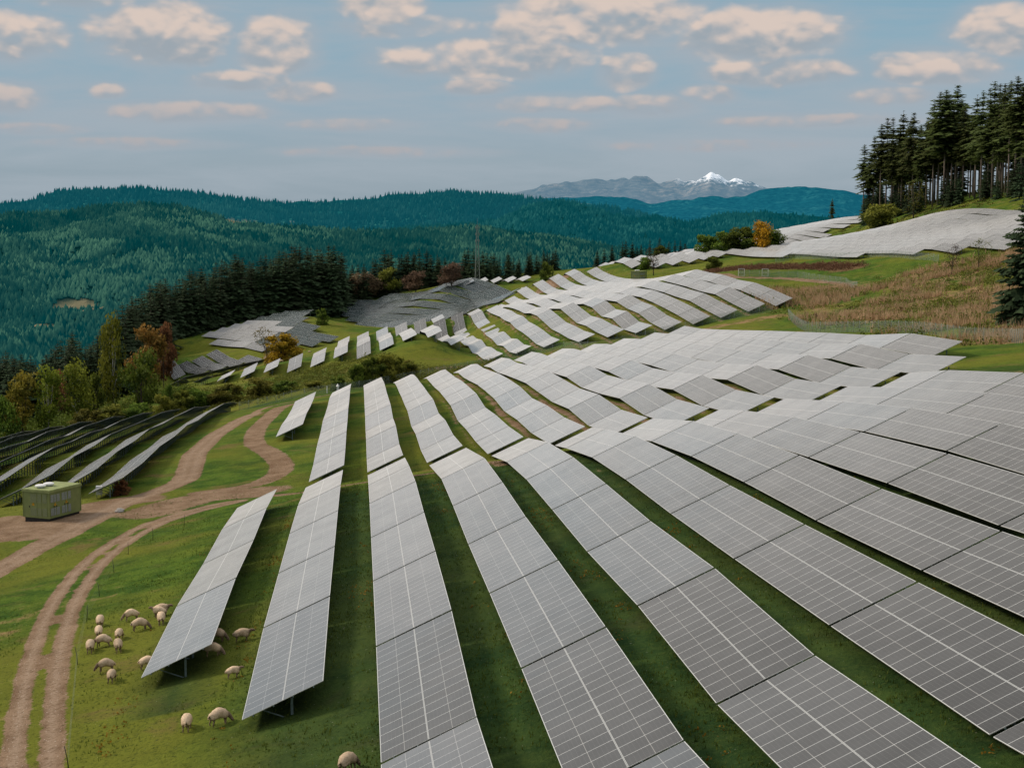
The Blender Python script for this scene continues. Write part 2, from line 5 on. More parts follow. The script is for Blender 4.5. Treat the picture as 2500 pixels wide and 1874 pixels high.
ROWS=[[0, 1, -13.14, 90.8, 0, [0.0, 18.3, 36.6, 54.9, 72.7], [-26.48, -26.62, -27.6, -28.2, -29.41]], [0, 2, -6.21, 77.5, 0, [0.0, 18.28, 36.56, 54.84, 73.12, 94.5], [-24.96, -24.89, -25.51, -26.14, -26.94, -28.78]], [0, 3, 0.72, 46.5, 0, [0.0, 18.28, 36.56, 54.84, 73.12, 91.4, 109.68, 125.0], [-21.46, -22.96, -22.79, -23.33, -24.07, -24.61, -25.99, -27.41]], [0, 4, 7.65, 36.1, 0, [0.0, 18.28, 36.56, 54.84, 73.12, 91.4, 109.68, 135.9], [-18.86, -20.75, -21.21, -21.85, -22.6, -23.08, -23.77, -26.47]], [0, 5, 14.59, 24.5, 0, [0.0, 18.28, 36.56, 54.84, 73.12, 91.4, 109.68, 127.96, 146.2], [-16.26, -18.19, -19.58, -19.92, -20.85, -21.42, -22.05, -23.24, -25.29]], [0, 6, 21.52, 31.4, 0, [0.0, 18.28, 36.56, 54.84, 73.12, 91.4, 109.68, 127.96, 137.5], [-15.63, -17.35, -18.22, -19.02, -19.75, -20.31, -21.19, -22.91, -23.96]], [0, 7, 28.45, 38.2, 0, [0.0, 18.28, 36.56, 54.84, 73.12, 91.4, 109.68, 130.8], [-14.9, -16.32, -17.3, -18.18, -18.74, -19.49, -20.69, -23.03]], [0, 8, 35.38, 44.9, 0, [0.0, 18.28, 36.56, 54.84, 73.12, 91.4, 109.68, 121.3], [-14.02, -15.28, -16.4, -17.03, -17.96, -18.98, -20.53, -21.79]], [0, 9, 42.31, 52.1, 0, [0.0, 18.28, 36.56, 54.84, 73.12, 91.4, 112.5], [-13.06, -14.33, -15.44, -15.94, -16.93, -18.42, -20.47]], [0, 10, 49.25, 52.8, 0, [0.0, 18.28, 36.56, 54.84, 73.12, 91.4, 111.4], [-11.54, -12.91, -14.09, -14.77, -15.8, -17.21, -19.17]], [0, 11, 56.18, 61.4, 0, [0.0, 18.28, 36.56, 54.84, 73.12, 91.4, 102.6], [-10.59, -12.06, -13.15, -14.04, -14.95, -16.36, -17.71]], [1, 1, -13.14, 239.0, 0, [0.0, 18.24, 36.48, 54.72, 72.96], [-31.99, -32.4, -33.44, -34.22, -34.57]], [1, 2, -6.21, 182.0, 0, [0.0, 18.24, 36.48, 54.72, 72.96, 91.2, 109.44, 127.68, 145.92, 164.16], [-29.8, -30.48, -30.53, -31.24, -31.4, -32.46, -33.27, -33.72, -34.97, -36.46]], [1, 3, 0.72, 178.3, 0, [0.0, 18.24, 36.48, 54.72, 72.96, 91.2, 109.44, 127.68, 145.92, 164.16, 182.4], [-28.15, -29.35, -29.29, -30.47, -30.46, -31.39, -32.27, -32.92, -33.84, -35.13, -36.38]], [1, 4, 7.65, 177.5, 0, [0.0, 18.24, 36.48, 54.72, 72.96, 91.2, 109.44, 127.68, 145.92, 164.16, 182.4], [-27.02, -28.17, -28.53, -29.75, -29.56, -30.47, -31.23, -32.16, -32.95, -34.05, -35.74]], [1, 5, 14.59, 175.6, 0, [0.0, 18.24, 36.48, 54.72, 72.96, 91.2, 109.44, 127.68, 145.92, 164.16, 182.4], [-25.82, -26.9, -27.65, -28.69, -28.48, -29.19, -29.96, -31.08, -31.94, -32.81, -34.71]], [1, 6, 21.52, 173.7, 0, [0.0, 18.24, 36.48, 54.72, 72.96, 91.2, 109.44, 127.68, 145.92, 164.16, 182.4], [-24.46, -25.62, -26.16, -27.15, -27.2, -27.8, -28.58, -29.72, -30.79, -31.48, -33.19]], [1, 7, 28.45, 171.8, 0, [0.0, 18.24, 36.48, 54.72, 72.96, 91.2, 109.44, 127.68, 145.92, 164.16, 182.4], [-23.28, -24.48, -24.5, -25.56, -25.98, -26.37, -27.38, -28.42, -29.59, -30.18, -31.48]], [1, 8, 35.38, 170.8, 0, [0.0, 18.24, 36.48, 54.72, 72.96, 91.2, 109.44, 127.68, 145.92, 164.16, 182.4], [-22.15, -23.13, -23.02, -24.27, -25.23, -25.29, -26.32, -27.26, -28.37, -29.0, -30.11]], [1, 9, 42.31, 168.6, 0, [0.0, 18.24, 36.48, 54.72, 72.96, 91.2, 109.44, 127.68, 145.92, 164.16, 182.4], [-20.76, -21.78, -21.64, -23.0, -23.97, -24.2, -25.08, -26.04, -27.09, -27.85, -29.25]], [1, 10, 49.25, 166.2, 0, [0.0, 18.24, 36.48, 54.72, 72.96, 91.2, 109.44, 127.68, 145.92, 164.16, 182.4], [-19.27, -20.25, -20.13, -21.57, -22.46, -22.98, -23.79, -24.8, -25.84, -26.68, -28.08]], [1, 11, 56.18, 165.9, 0, [0.0, 18.24, 36.48, 54.72, 72.96, 91.2, 109.44, 127.68, 145.92, 164.16, 182.4], [-17.68, -18.81, -18.78, -20.15, -20.98, -21.72, -22.61, -23.66, -24.72, -25.62, -26.81]], [1, 12, 63.11, 164.9, 0, [0.0, 18.24, 36.48, 54.72, 72.96, 91.2, 109.44, 127.68, 145.92, 164.16, 182.4], [-16.03, -17.2, -17.28, -18.68, -19.51, -20.44, -21.41, -22.49, -23.56, -24.54, -25.43]], [1, 13, 70.04, 183.3, 0, [0.0, 18.24, 36.48, 54.72, 72.96, 91.2, 109.44, 127.68, 145.92, 164.16], [-15.7, -15.91, -17.39, -18.28, -19.31, -20.33, -21.43, -22.49, -23.48, -23.96]], [2, -4, -56.47, 462, 0, [0, 18.3], [-45.84, -48.63]], [2, -3, -49.54, 462, 0, [0, 18.3], [-45.25, -47.16]], [2, -2, -42.6, 462, 0, [0, 18.3], [-44.99, -45.04]], [2, -1, -35.67, 462, 0, [0, 18.3], [-43.98, -42.85]], [2, 0, -28.74, 462, 0, [0, 18.3], [-42.54, -41.57]], [2, 1, -21.81, 462, 0, [0, 18.3], [-42.56, -40.0]], [2, 2, -14.88, 462, 0, [0, 18.3, 36.6], [-41.0, -39.93, -39.76]], [2, 3, -7.94, 462.0, 0, [0.0, 17.67, 35.33, 53.0, 70.67, 88.33, 106.0], [-38.41, -37.59, -37.85, -39.07, -40.48, -40.79, -40.91]], [2, 4, -1.01, 462.0, 0, [0.0, 17.67, 35.33, 53.0, 70.67, 88.33, 106.0], [-38.85, -36.38, -36.41, -37.58, -39.46, -39.54, -39.14]], [2, 5, 5.92, 462.0, 0, [0.0, 17.67, 35.33, 53.0, 70.67, 88.33, 106.0], [-36.12, -35.04, -35.82, -36.15, -38.88, -38.59, -37.4]], [2, 6, 12.85, 461.0, 0, [0.0, 17.83, 35.67, 53.5, 71.33, 89.17, 107.0], [-33.24, -33.29, -33.96, -34.67, -38.84, -37.97, -35.66]], [2, 7, 19.78, 449.0, 0, [0.0, 19.83, 39.67, 59.5, 79.33, 99.17, 119.0], [-31.44, -31.33, -32.49, -33.32, -38.77, -38.24, -34.13]], [2, 8, 26.72, 452.0, 0, [0.0, 18.28, 36.56, 54.84, 73.12, 91.4, 109.68, 127.96, 146.24], [-33.92, -34.12, -35.36, -36.85, -38.82, -38.9, -33.99, -33.7, -36.28]], [2, 9, 33.65, 405.5, 0, [0.0, 18.28, 36.56, 54.84, 73.12, 91.4, 109.68, 127.96, 146.24, 164.52, 182.8, 201.08], [-34.68, -35.51, -35.8, -36.92, -36.17, -37.24, -37.44, -37.96, -37.02, -32.11, -33.73, -36.25]], [2, 10, 40.58, 399.5, 0, [0.0, 18.28, 36.56, 54.84, 73.12, 91.4, 109.68, 127.96, 146.24, 164.52, 182.8, 201.08, 219.36], [-32.3, -33.27, -33.03, -34.14, -33.63, -33.95, -33.56, -33.8, -33.31, -31.56, -31.81, -34.3, -35.98]], [2, 11, 47.51, 395.5, 0, [0.0, 18.28, 36.56, 54.84, 73.12, 91.4, 109.68, 127.96, 146.24, 164.52, 182.8, 201.08, 219.36], [-30.41, -30.82, -30.28, -30.05, -30.09, -29.34, -29.76, -29.56, -29.98, -30.3, -30.28, -32.23, -34.01]], [2, 12, 54.44, 380.5, 0, [0.0, 18.28, 36.56, 54.84, 73.12, 91.4, 109.68, 127.96, 146.24, 164.52, 182.8, 201.08, 219.36, 237.64, 255.92], [-27.99, -28.38, -28.22, -28.24, -27.31, -26.46, -26.67, -27.68, -27.68, -27.96, -28.45, -29.26, -31.04, -32.31, -32.73]], [2, 13, 61.38, 378.0, 0, [0.0, 18.28, 36.56, 54.84, 73.12, 91.4, 109.68, 127.96, 146.24, 164.52, 182.8, 201.08, 219.36, 237.64, 255.92, 274.2], [-26.68, -26.59, -26.1, -26.4, -25.28, -24.23, -25.15, -26.14, -26.1, -26.14, -26.77, -27.67, -29.19, -30.17, -30.39, -30.06]], [2, 14, 68.31, 377.0, 0, [0.0, 18.28, 36.56, 54.84, 73.12, 91.4, 109.68, 127.96, 146.24, 164.52, 182.8, 201.08, 219.36, 237.64, 255.92, 274.2, 292.48, 310.76], [-25.62, -25.84, -24.09, -24.47, -22.87, -22.71, -23.78, -24.54, -24.65, -24.62, -25.23, -26.15, -27.36, -28.04, -27.96, -27.28, -26.67, -31.24]], [2, 15, 75.24, 375.0, 0, [0.0, 18.28, 36.56, 54.84, 73.12, 91.4, 109.68, 127.96, 146.24, 164.52, 182.8, 201.08, 219.36, 237.64, 255.92, 274.2, 292.48, 310.76], [-24.76, -24.08, -22.59, -22.18, -21.1, -21.52, -22.03, -22.75, -23.11, -23.22, -23.76, -24.58, -25.47, -25.89, -25.56, -24.59, -23.69, -27.69]], [2, 16, 82.17, 374.0, 0, [0.0, 18.28, 36.56, 54.84, 73.12, 91.4, 109.68, 127.96, 146.24, 164.52, 182.8, 201.08, 219.36, 237.64, 255.92, 274.2, 292.48, 310.76], [-23.33, -22.13, -21.13, -20.31, -19.76, -19.96, -20.09, -20.86, -21.52, -21.88, -22.42, -23.1, -23.68, -23.81, -23.25, -22.05, -21.17, -24.71]], [2, 17, 89.1, 374.0, 0, [0.0, 18.28, 36.56, 54.84, 73.12, 91.4, 109.68, 127.96, 146.24, 164.52, 182.8, 201.08, 219.36, 237.64, 255.92, 274.2, 292.48, 310.76], [-21.77, -20.6, -19.23, -18.88, -18.34, -18.17, -18.07, -19.03, -20.0, -20.6, -21.18, -21.71, -21.99, -21.82, -21.07, -19.73, -19.08, -22.71]], [2, 18, 96.04, 374.0, 0, [0.0, 18.28, 36.56, 54.84, 73.12, 91.4, 109.68, 127.96, 146.24, 164.52, 182.8, 201.08, 219.36, 237.64, 255.92, 274.2], [-20.27, -18.96, -17.46, -17.35, -16.74, -16.43, -16.14, -17.36, -18.58, -19.38, -20.0, -20.37, -20.38, -19.97, -19.12, -17.72]], [2, 19, 102.97, 374.0, 0, [0.0, 18.28, 36.56, 54.84, 73.12, 91.4, 109.68, 127.96, 146.24], [-18.91, -17.48, -16.35, -16.16, -15.3, -15.1, -14.6, -15.96, -17.3]], [3, 1, -33.94, 194.0, 0, [0.0, 18.28, 36.56, 54.84, 73.12, 91.4, 109.68, 127.96, 146.24, 164.53, 182.81], [-32.82, -33.67, -33.94, -34.91, -35.41, -36.81, -37.62, -38.74, -39.87, -41.7, -43.88]], [3, 2, -40.87, 199.0, 0, [0.0, 18.17, 36.35, 54.52, 72.7, 90.87, 109.05, 127.22, 145.39, 163.57, 181.74], [-34.08, -35.1, -35.28, -36.17, -36.5, -37.91, -38.83, -40.03, -41.12, -43.12, -45.0]], [3, 3, -47.8, 203.0, 0, [0.0, 17.57, 35.13, 52.7, 70.26, 87.83, 105.4, 122.96, 140.53, 158.1, 175.66], [-35.29, -36.39, -36.32, -37.24, -37.57, -38.74, -39.91, -40.99, -42.06, -43.65, -45.42]], [3, 4, -54.73, 205.0, 0, [0.0, 17.77, 35.53, 53.3, 71.06, 88.83, 106.59, 124.36, 142.12, 159.89, 177.66], [-36.25, -37.29, -37.42, -37.72, -39.03, -39.83, -41.37, -42.11, -43.33, -44.66, -46.67]], [3, 5, -61.67, 218.45, 0, [0.0, 18.28, 36.56, 54.84, 73.12, 91.4, 109.68, 127.96, 146.24, 164.52], [-37.81, -38.32, -39.03, -39.98, -40.78, -42.44, -42.9, -44.22, -45.4, -47.66]], [3, 6, -68.6, 250.35, 0, [0.0, 18.28, 36.56, 54.84, 73.12, 91.4, 109.68, 127.96], [-39.83, -40.49, -41.43, -42.91, -43.43, -44.94, -46.04, -48.16]], [3, 7, -75.53, 287.06, 0, [0.0, 18.28, 36.56, 54.84, 73.12, 91.4], [-42.29, -43.7, -44.47, -46.07, -47.2, -49.18]], [3, 8, -82.46, 308.97, 0, [0.0, 18.28, 36.56, 54.84, 73.12], [-44.72, -45.8, -47.38, -48.57, -50.7]], [10, 19, 111.63, 627.0, 0, [0.0, 21.0, 42.0, 63.0], [-15.87, -14.32, -14.03, -19.24]], [10, 20, 118.57, 611.0, 0, [0.0, 18.62, 37.25, 55.88, 74.5, 93.12, 111.75, 130.38, 149.0], [-15.22, -14.49, -13.24, -13.04, -16.46, -20.58, -21.81, -22.24, -22.71]], [10, 21, 125.5, 611.0, 0, [0.0, 18.9, 37.8, 56.7, 75.6, 94.5, 113.4, 132.3, 151.2, 170.1, 189.0], [-14.28, -13.44, -12.38, -12.56, -15.87, -19.57, -21.09, -21.76, -22.27, -22.61, -22.55]], [10, 22, 132.43, 612.0, 0, [0.0, 18.31, 36.62, 54.92, 73.23, 91.54, 109.85, 128.15, 146.46, 164.77, 183.08, 201.38, 219.69, 238.0], [-13.41, -12.52, -11.72, -12.09, -14.82, -18.23, -20.13, -21.08, -21.65, -21.97, -21.91, -21.41, -20.62, -20.12]], [10, 23, 139.36, 616.0, 0, [0.0, 18.27, 36.53, 54.8, 73.07, 91.33, 109.6, 127.87, 146.13, 164.4, 182.67, 200.93, 219.2, 237.47, 255.73, 274.0], [-12.31, -11.53, -11.13, -12.09, -14.86, -17.79, -19.6, -20.61, -21.18, -21.37, -21.14, -20.52, -19.77, -19.47, -20.26, -22.35]], [10, 24, 146.29, 620.0, 0, [0.0, 18.67, 37.33, 56.0, 74.67, 93.33, 112.0, 130.67, 149.33, 168.0, 186.67, 205.33, 224.0, 242.67, 261.33, 280.0], [-11.22, -10.67, -10.77, -12.29, -15.08, -17.64, -19.3, -20.26, -20.7, -20.67, -20.18, -19.43, -18.82, -18.93, -20.17, -22.43]], [10, 25, 153.23, 716.0, 0, [0.0, 18.4, 36.8, 55.2, 73.6, 92.0, 110.4, 128.8, 147.2, 165.6, 184.0], [-17.12, -18.75, -19.71, -20.11, -19.97, -19.41, -18.64, -18.05, -18.1, -19.09, -20.97]], [10, 26, 160.16, 716.0, 0, [0.0, 18.4, 36.8, 55.2, 73.6, 92.0, 110.4, 128.8, 147.2, 165.6, 184.0], [-16.34, -18.04, -19.07, -19.47, -19.29, -18.67, -17.87, -17.25, -17.19, -17.93, -19.49]], [10, 27, 167.09, 716.0, 0, [0.0, 18.4, 36.8, 55.2, 73.6, 92.0, 110.4, 128.8, 147.2, 165.6, 184.0], [-15.57, -17.33, -18.41, -18.81, -18.58, -17.9, -17.06, -16.4, -16.23, -16.74, -18.01]], [10, 28, 174.02, 716.0, 0, [0.0, 18.4, 36.8, 55.2, 73.6, 92.0, 110.4, 128.8, 147.2, 165.6, 184.0], [-14.82, -16.61, -17.71, -18.11, -17.85, -17.1, -16.21, -15.51, -15.24, -15.54, -16.54]], [10, 29, 180.95, 716.0, 0, [0.0, 18.4, 36.8, 55.2, 73.6, 92.0, 110.4, 128.8, 147.2, 165.6, 184.0], [-14.09, -15.87, -16.98, -17.38, -17.07, -16.25, -15.31, -14.58, -14.23, -14.35, -15.09]], [10, 30, 187.89, 716.0, 0, [0.0, 18.4, 36.8, 55.2, 73.6, 92.0, 110.4, 128.8, 147.2, 165.6, 184.0], [-13.39, -15.1, -16.18, -16.58, -16.23, -15.33, -14.35, -13.59, -13.19, -13.21, -13.72]], [10, 31, 194.82, 716.0, 0, [0.0, 18.4, 36.8, 55.2, 73.6, 92.0, 110.4, 128.8, 147.2, 165.6, 184.0], [-12.69, -14.25, -15.29, -15.71, -15.32, -14.33, -13.31, -12.54, -12.13, -12.11, -12.51]], [10, 32, 201.75, 716.0, 0, [0.0, 18.4, 36.8, 55.2, 73.6, 92.0, 110.4, 128.8, 147.2, 165.6, 184.0], [-11.94, -13.3, -14.27, -14.74, -14.34, -13.24, -12.19, -11.42, -11.04, -11.05, -11.45]], [10, 33, 208.68, 716.0, 0, [0.0, 18.4, 36.8, 55.2, 73.6, 92.0, 110.4, 128.8, 147.2, 165.6, 184.0], [-11.07, -12.17, -13.08, -13.64, -13.25, -12.03, -10.98, -10.23, -9.89, -9.99, -10.41]], [10, 34, 215.61, 716.0, 0, [0.0, 18.4, 36.8, 55.2, 73.6, 92.0, 110.4, 128.8, 147.2, 165.6, 184.0], [-9.98, -10.8, -11.67, -12.38, -12.06, -10.7, -9.66, -8.95, -8.66, -8.86, -9.35]], [6, 0, 27.93, 639.42, 30, [0.0, 17.54, 35.08, 52.63], [-39.48, -40.41, -42.39, -44.9]], [6, 1, 31.89, 646.43, 30, [0.0, 17.61, 35.22, 52.82, 70.43], [-38.57, -40.42, -43.04, -44.73, -43.76]], [6, 2, 38.49, 648.86, 30, [0.0, 18.29, 36.58, 54.87, 73.16, 91.45], [-37.3, -39.45, -42.06, -43.36, -42.89, -42.49]], [6, 3, 44.9, 651.63, 30, [0.0, 18.39, 36.78, 55.17, 73.56, 91.95, 110.34], [-35.39, -38.0, -40.3, -41.11, -41.15, -41.54, -41.31]], [6, 4, 50.23, 656.26, 30, [0.0, 18.38, 36.75, 55.13, 73.51, 91.88, 110.26, 128.64], [-33.54, -36.6, -38.27, -38.26, -38.76, -40.02, -40.46, -40.05]], [6, 5, 59.11, 654.74, 30, [0.0, 17.27, 34.54, 51.81, 69.09, 86.36, 103.63, 120.9, 138.17], [-30.83, -33.69, -36.03, -35.46, -35.11, -36.75, -38.6, -39.13, -39.19]], [6, 6, 62.45, 662.82, 30, [0.0, 17.34, 34.67, 52.01, 69.35, 86.68, 104.02, 121.36, 138.7], [-29.16, -33.17, -34.14, -31.89, -32.24, -35.12, -37.13, -37.39, -37.89]], [6, 7, 66.22, 670.16, 30, [0.0, 19.54, 39.07, 58.61, 78.15, 97.68, 117.22], [-27.62, -33.2, -30.58, -28.51, -31.92, -35.31, -35.41]], [6, 8, 71.29, 675.23, 30, [0.0, 17.27, 34.53, 51.8, 69.06, 86.33, 103.6, 120.86], [-26.07, -32.59, -29.63, -25.89, -27.86, -32.39, -33.88, -34.64]], [6, 9, 76.56, 679.98, 30, [0.0, 18.23, 36.46, 54.69, 72.92, 91.15], [-24.71, -31.73, -27.63, -24.94, -27.54, -31.92]], [4, 0, -67.69, 569.12, 22, [0.0, 17.12], [-54.64, -50.3]], [4, 1, -57.74, 563.0, 22, [0.0, 15.97, 31.95], [-52.25, -52.83, -51.66]], [4, 2, -52.11, 567.57, 22, [0.0, 16.44, 32.89], [-51.53, -51.8, -50.21]], [4, 3, -46.73, 572.77, 22, [0.0, 17.12, 34.25], [-50.81, -50.18, -48.27]], [4, 4, -40.04, 574.72, 22, [0.0, 17.17], [-49.77, -49.45]], [5, 0, -37.5, 597.63, 30, [0.0, 16.31, 32.62, 48.93], [-46.84, -46.17, -46.76, -46.85]], [5, 1, -24.92, 589.71, 30, [0.0, 16.95, 33.91, 50.86, 67.82, 84.77], [-44.86, -45.01, -44.9, -44.99, -44.99, -45.17]], [5, 2, -18.1, 591.75, 30, [0.0, 17.8, 35.59, 53.39, 71.19, 88.98], [-44.58, -43.67, -43.08, -43.4, -43.62, -43.85]], [5, 3, -11.54, 594.25, 30, [0.0, 18.4, 36.8, 55.2, 73.6, 92.0], [-43.02, -42.52, -41.22, -41.72, -42.04, -42.6]], [5, 4, -19.28, 621.53, 30, [0.0, 16.55, 33.1, 49.65, 66.2], [-40.74, -39.73, -40.27, -40.75, -41.52]], [5, 5, -24.6, 644.61, 30, [0.0, 22.52, 45.03], [-38.31, -39.11, -40.04]], [5, 6, -24.66, 658.57, 30, [0.0, 17.12, 34.23], [-37.17, -37.82, -39.05]], [5, 7, -23.16, 669.84, 30, [0.0, 13.83, 27.66], [-36.4, -37.73, -38.25]], [11, 0, -65.02, 548.0, -37.68, [0.0, 15.58, 31.17, 46.75], [-53.39, -52.26, -50.91, -49.88]], [7, 0, 77.0, 726.29, 0, [0.0, 18.5, 37.0], [-24.43, -24.11, -25.22]], [7, 1, 70.07, 726.85, 0, [0.0, 18.5, 37.0], [-24.88, -24.42, -25.7]], [7, 2, 63.14, 725.56, 0, [0.0, 18.5, 37.0], [-25.19, -24.64, -26.07]], [7, 3, 56.21, 721.8, 0, [0.0, 18.5, 37.0], [-25.52, -24.73, -26.32]], [7, 4, 49.28, 716.87, 0, [0.0, 18.5, 37.0], [-25.77, -24.93, -26.55]], [7, 5, 42.35, 735.0, 0, [0.0, 18.5, 37.0], [-26.02, -28.03, -27.24]], [8, 25, 153.23, 548.47, 0, [0.0, 18.94, 37.88, 56.82, 75.77, 94.71, 113.65, 132.59, 151.53], [-9.94, -10.28, -10.49, -10.48, -10.2, -9.98, -10.58, -12.45, -15.13]], [8, 26, 160.16, 485.61, 0, [0.0, 17.87, 35.73, 53.6, 71.46, 89.33, 107.19, 125.06, 142.93, 160.79, 178.66, 196.52, 214.39], [-8.92, -9.16, -9.12, -8.92, -8.98, -9.27, -9.42, -9.4, -9.27, -9.4, -10.26, -12.04, -14.38]], [8, 27, 167.09, 453.44, 0, [0.0, 18.97, 37.93, 56.9, 75.86, 94.83, 113.8, 132.76, 151.73, 170.69, 189.66, 208.62, 227.59, 246.56], [-7.55, -7.42, -7.76, -8.01, -7.98, -7.9, -8.09, -8.28, -8.35, -8.38, -8.65, -9.58, -11.34, -13.64]], [8, 28, 174.02, 438.22, 0, [0.0, 18.7, 37.4, 56.1, 74.79, 93.49, 112.19, 130.89, 149.59, 168.29, 186.98, 205.68, 224.38, 243.08, 261.78], [-6.91, -5.98, -6.07, -6.52, -6.85, -6.92, -6.92, -7.05, -7.17, -7.26, -7.44, -7.94, -9.04, -10.78, -12.91]], [8, 29, 180.95, 418.88, 0, [0.0, 18.74, 37.48, 56.22, 74.96, 93.71, 112.45, 131.19, 149.93, 168.67, 187.41, 206.15, 224.89, 243.63, 262.38, 281.12], [-5.67, -5.25, -4.53, -4.65, -5.18, -5.64, -5.86, -5.93, -5.98, -6.03, -6.14, -6.43, -7.13, -8.4, -10.17, -12.19]], [8, 30, 187.89, 415.0, 0, [0.0, 17.81, 35.62, 53.44, 71.25, 89.06, 106.88, 124.69, 142.5, 160.31, 178.12, 195.94, 213.75, 231.56, 249.38, 267.19, 285.0], [-3.84, -3.64, -3.11, -3.06, -3.55, -4.15, -4.62, -4.85, -4.9, -4.86, -4.85, -5.02, -5.49, -6.42, -7.86, -9.65, -11.5]], [8, 31, 194.82, 415.0, 0, [0.0, 17.81, 35.62, 53.44, 71.25, 89.06, 106.88, 124.69, 142.5, 160.31, 178.12, 195.94, 213.75, 231.56, 249.38, 267.19, 285.0], [-1.98, -1.78, -1.45, -1.55, -2.11, -2.81, -3.42, -3.76, -3.8, -3.66, -3.59, -3.78, -4.36, -5.46, -7.08, -9.01, -10.93]], [8, 32, 201.75, 415.0, 0, [0.0, 17.81, 35.62, 53.44, 71.25, 89.06, 106.88, 124.69, 142.5, 160.31, 178.12, 195.94, 213.75, 231.56, 249.38, 267.19, 285.0], [-0.08, 0.13, 0.26, 0.02, -0.62, -1.43, -2.16, -2.62, -2.63, -2.38, -2.24, -2.44, -3.12, -4.38, -6.19, -8.33, -10.38]], [8, 33, 208.68, 415.0, 0, [0.0, 17.81, 35.62, 53.44, 71.25, 89.06, 106.88, 124.69, 142.5, 160.31, 178.12, 195.94, 213.75, 231.56, 249.38, 267.19, 285.0], [1.84, 2.06, 2.02, 1.64, 0.91, 0.01, -0.84, -1.39, -1.38, -0.99, -0.78, -1.0, -1.77, -3.15, -5.14, -7.52, -9.71]], [8, 34, 215.61, 415.0, 0, [0.0, 17.81, 35.62, 53.44, 71.25, 89.06, 106.88, 124.69, 142.5, 160.31, 178.12, 195.94, 213.75, 231.56, 249.38, 267.19, 285.0], [3.78, 4.0, 3.81, 3.29, 2.49, 1.53, 0.58, -0.07, -0.01, 0.53, 0.81, 0.56, -0.28, -1.77, -3.91, -6.51, -8.86]], [8, 35, 222.55, 415.0, 0, [0.0, 17.81, 35.62, 53.44, 71.25, 89.06, 106.88, 124.69, 142.5, 160.31, 178.12, 195.94, 213.75, 231.56, 249.38, 267.19, 285.0], [5.73, 5.92, 5.59, 4.97, 4.11, 3.12, 2.12, 1.38, 1.52, 2.21, 2.52, 2.24, 1.35, -0.21, -2.45, -5.21, -7.72]], [8, 36, 229.48, 415.0, 0, [0.0, 17.81, 35.62, 53.44, 71.25, 89.06, 106.88, 124.69, 142.5, 160.31, 178.12, 195.94, 213.75, 231.56, 249.38, 267.19, 285.0], [7.66, 7.78, 7.34, 6.65, 5.78, 4.79, 3.8, 3.01, 3.25, 4.07, 4.37, 4.04, 3.1, 1.52, -0.73, -3.53, -6.16]], [8, 37, 236.41, 415.0, 0, [0.0, 17.81, 35.62, 53.44, 71.25, 89.06, 106.88, 124.69, 142.5, 160.31, 178.12, 195.94, 213.75, 231.56, 249.38, 267.19, 285.0], [9.49, 9.53, 9.04, 8.33, 7.48, 6.55, 5.63, 4.91, 5.27, 6.13, 6.33, 5.93, 4.97, 3.41, 1.23, -1.43, -3.84]], [9, 35, 222.55, 803.07, 0, [0.0, 18.75, 37.5, 56.25, 75.0, 93.75, 112.5, 131.25, 150.0], [-9.62, -8.47, -7.68, -7.32, -7.52, -8.12, -8.25, -8.65, -9.97]], [9, 36, 229.48, 794.87, 0, [0.0, 18.75, 37.5, 56.25, 75.0, 93.75, 112.5, 131.25, 150.0], [-8.83, -7.38, -6.46, -5.92, -5.93, -6.44, -6.8, -6.83, -7.54]], [9, 37, 236.41, 781.78, 0, [0.0, 18.75, 37.5, 56.25, 75.0, 93.75, 112.5, 131.25, 150.0], [-7.36, -6.45, -5.39, -4.59, -4.26, -4.49, -5.03, -5.2, -5.34]], [9, 38, 243.34, 791.74, 0, [0.0, 18.75, 37.5, 56.25, 75.0, 93.75, 112.5, 131.25, 150.0], [-4.5, -3.87, -3.1, -2.6, -2.63, -3.1, -3.51, -3.63, -4.09]], [9, 39, 250.27, 816.62, 0, [0.0, 18.75, 37.5, 56.25, 75.0, 93.75, 112.5, 131.25, 150.0], [-1.53, -0.94, -0.71, -0.99, -1.54, -1.91, -2.18, -2.93, -5.1]], [9, 40, 257.21, 803.3, 0, [0.0, 18.75, 37.5, 56.25, 75.0, 93.75, 112.5, 131.25, 150.0], [0.76, 0.88, 1.2, 1.14, 0.64, 0.03, -0.42, -0.92, -2.04]], [9, 41, 264.14, 800.0, 0, [0.0, 18.0, 36.0, 54.0, 72.0, 90.0, 108.0, 126.0, 144.0, 162.0, 180.0], [3.5, 3.22, 3.28, 3.17, 2.67, 1.95, 1.3, 0.7, -0.2, -2.1, -5.66]], [9, 42, 271.07, 800.0, 0, [0.0, 18.0, 36.0, 54.0, 72.0, 90.0, 108.0, 126.0, 144.0, 162.0, 180.0], [6.06, 5.58, 5.43, 5.15, 4.48, 3.6, 2.76, 1.93, 0.78, -1.34, -4.88]]]
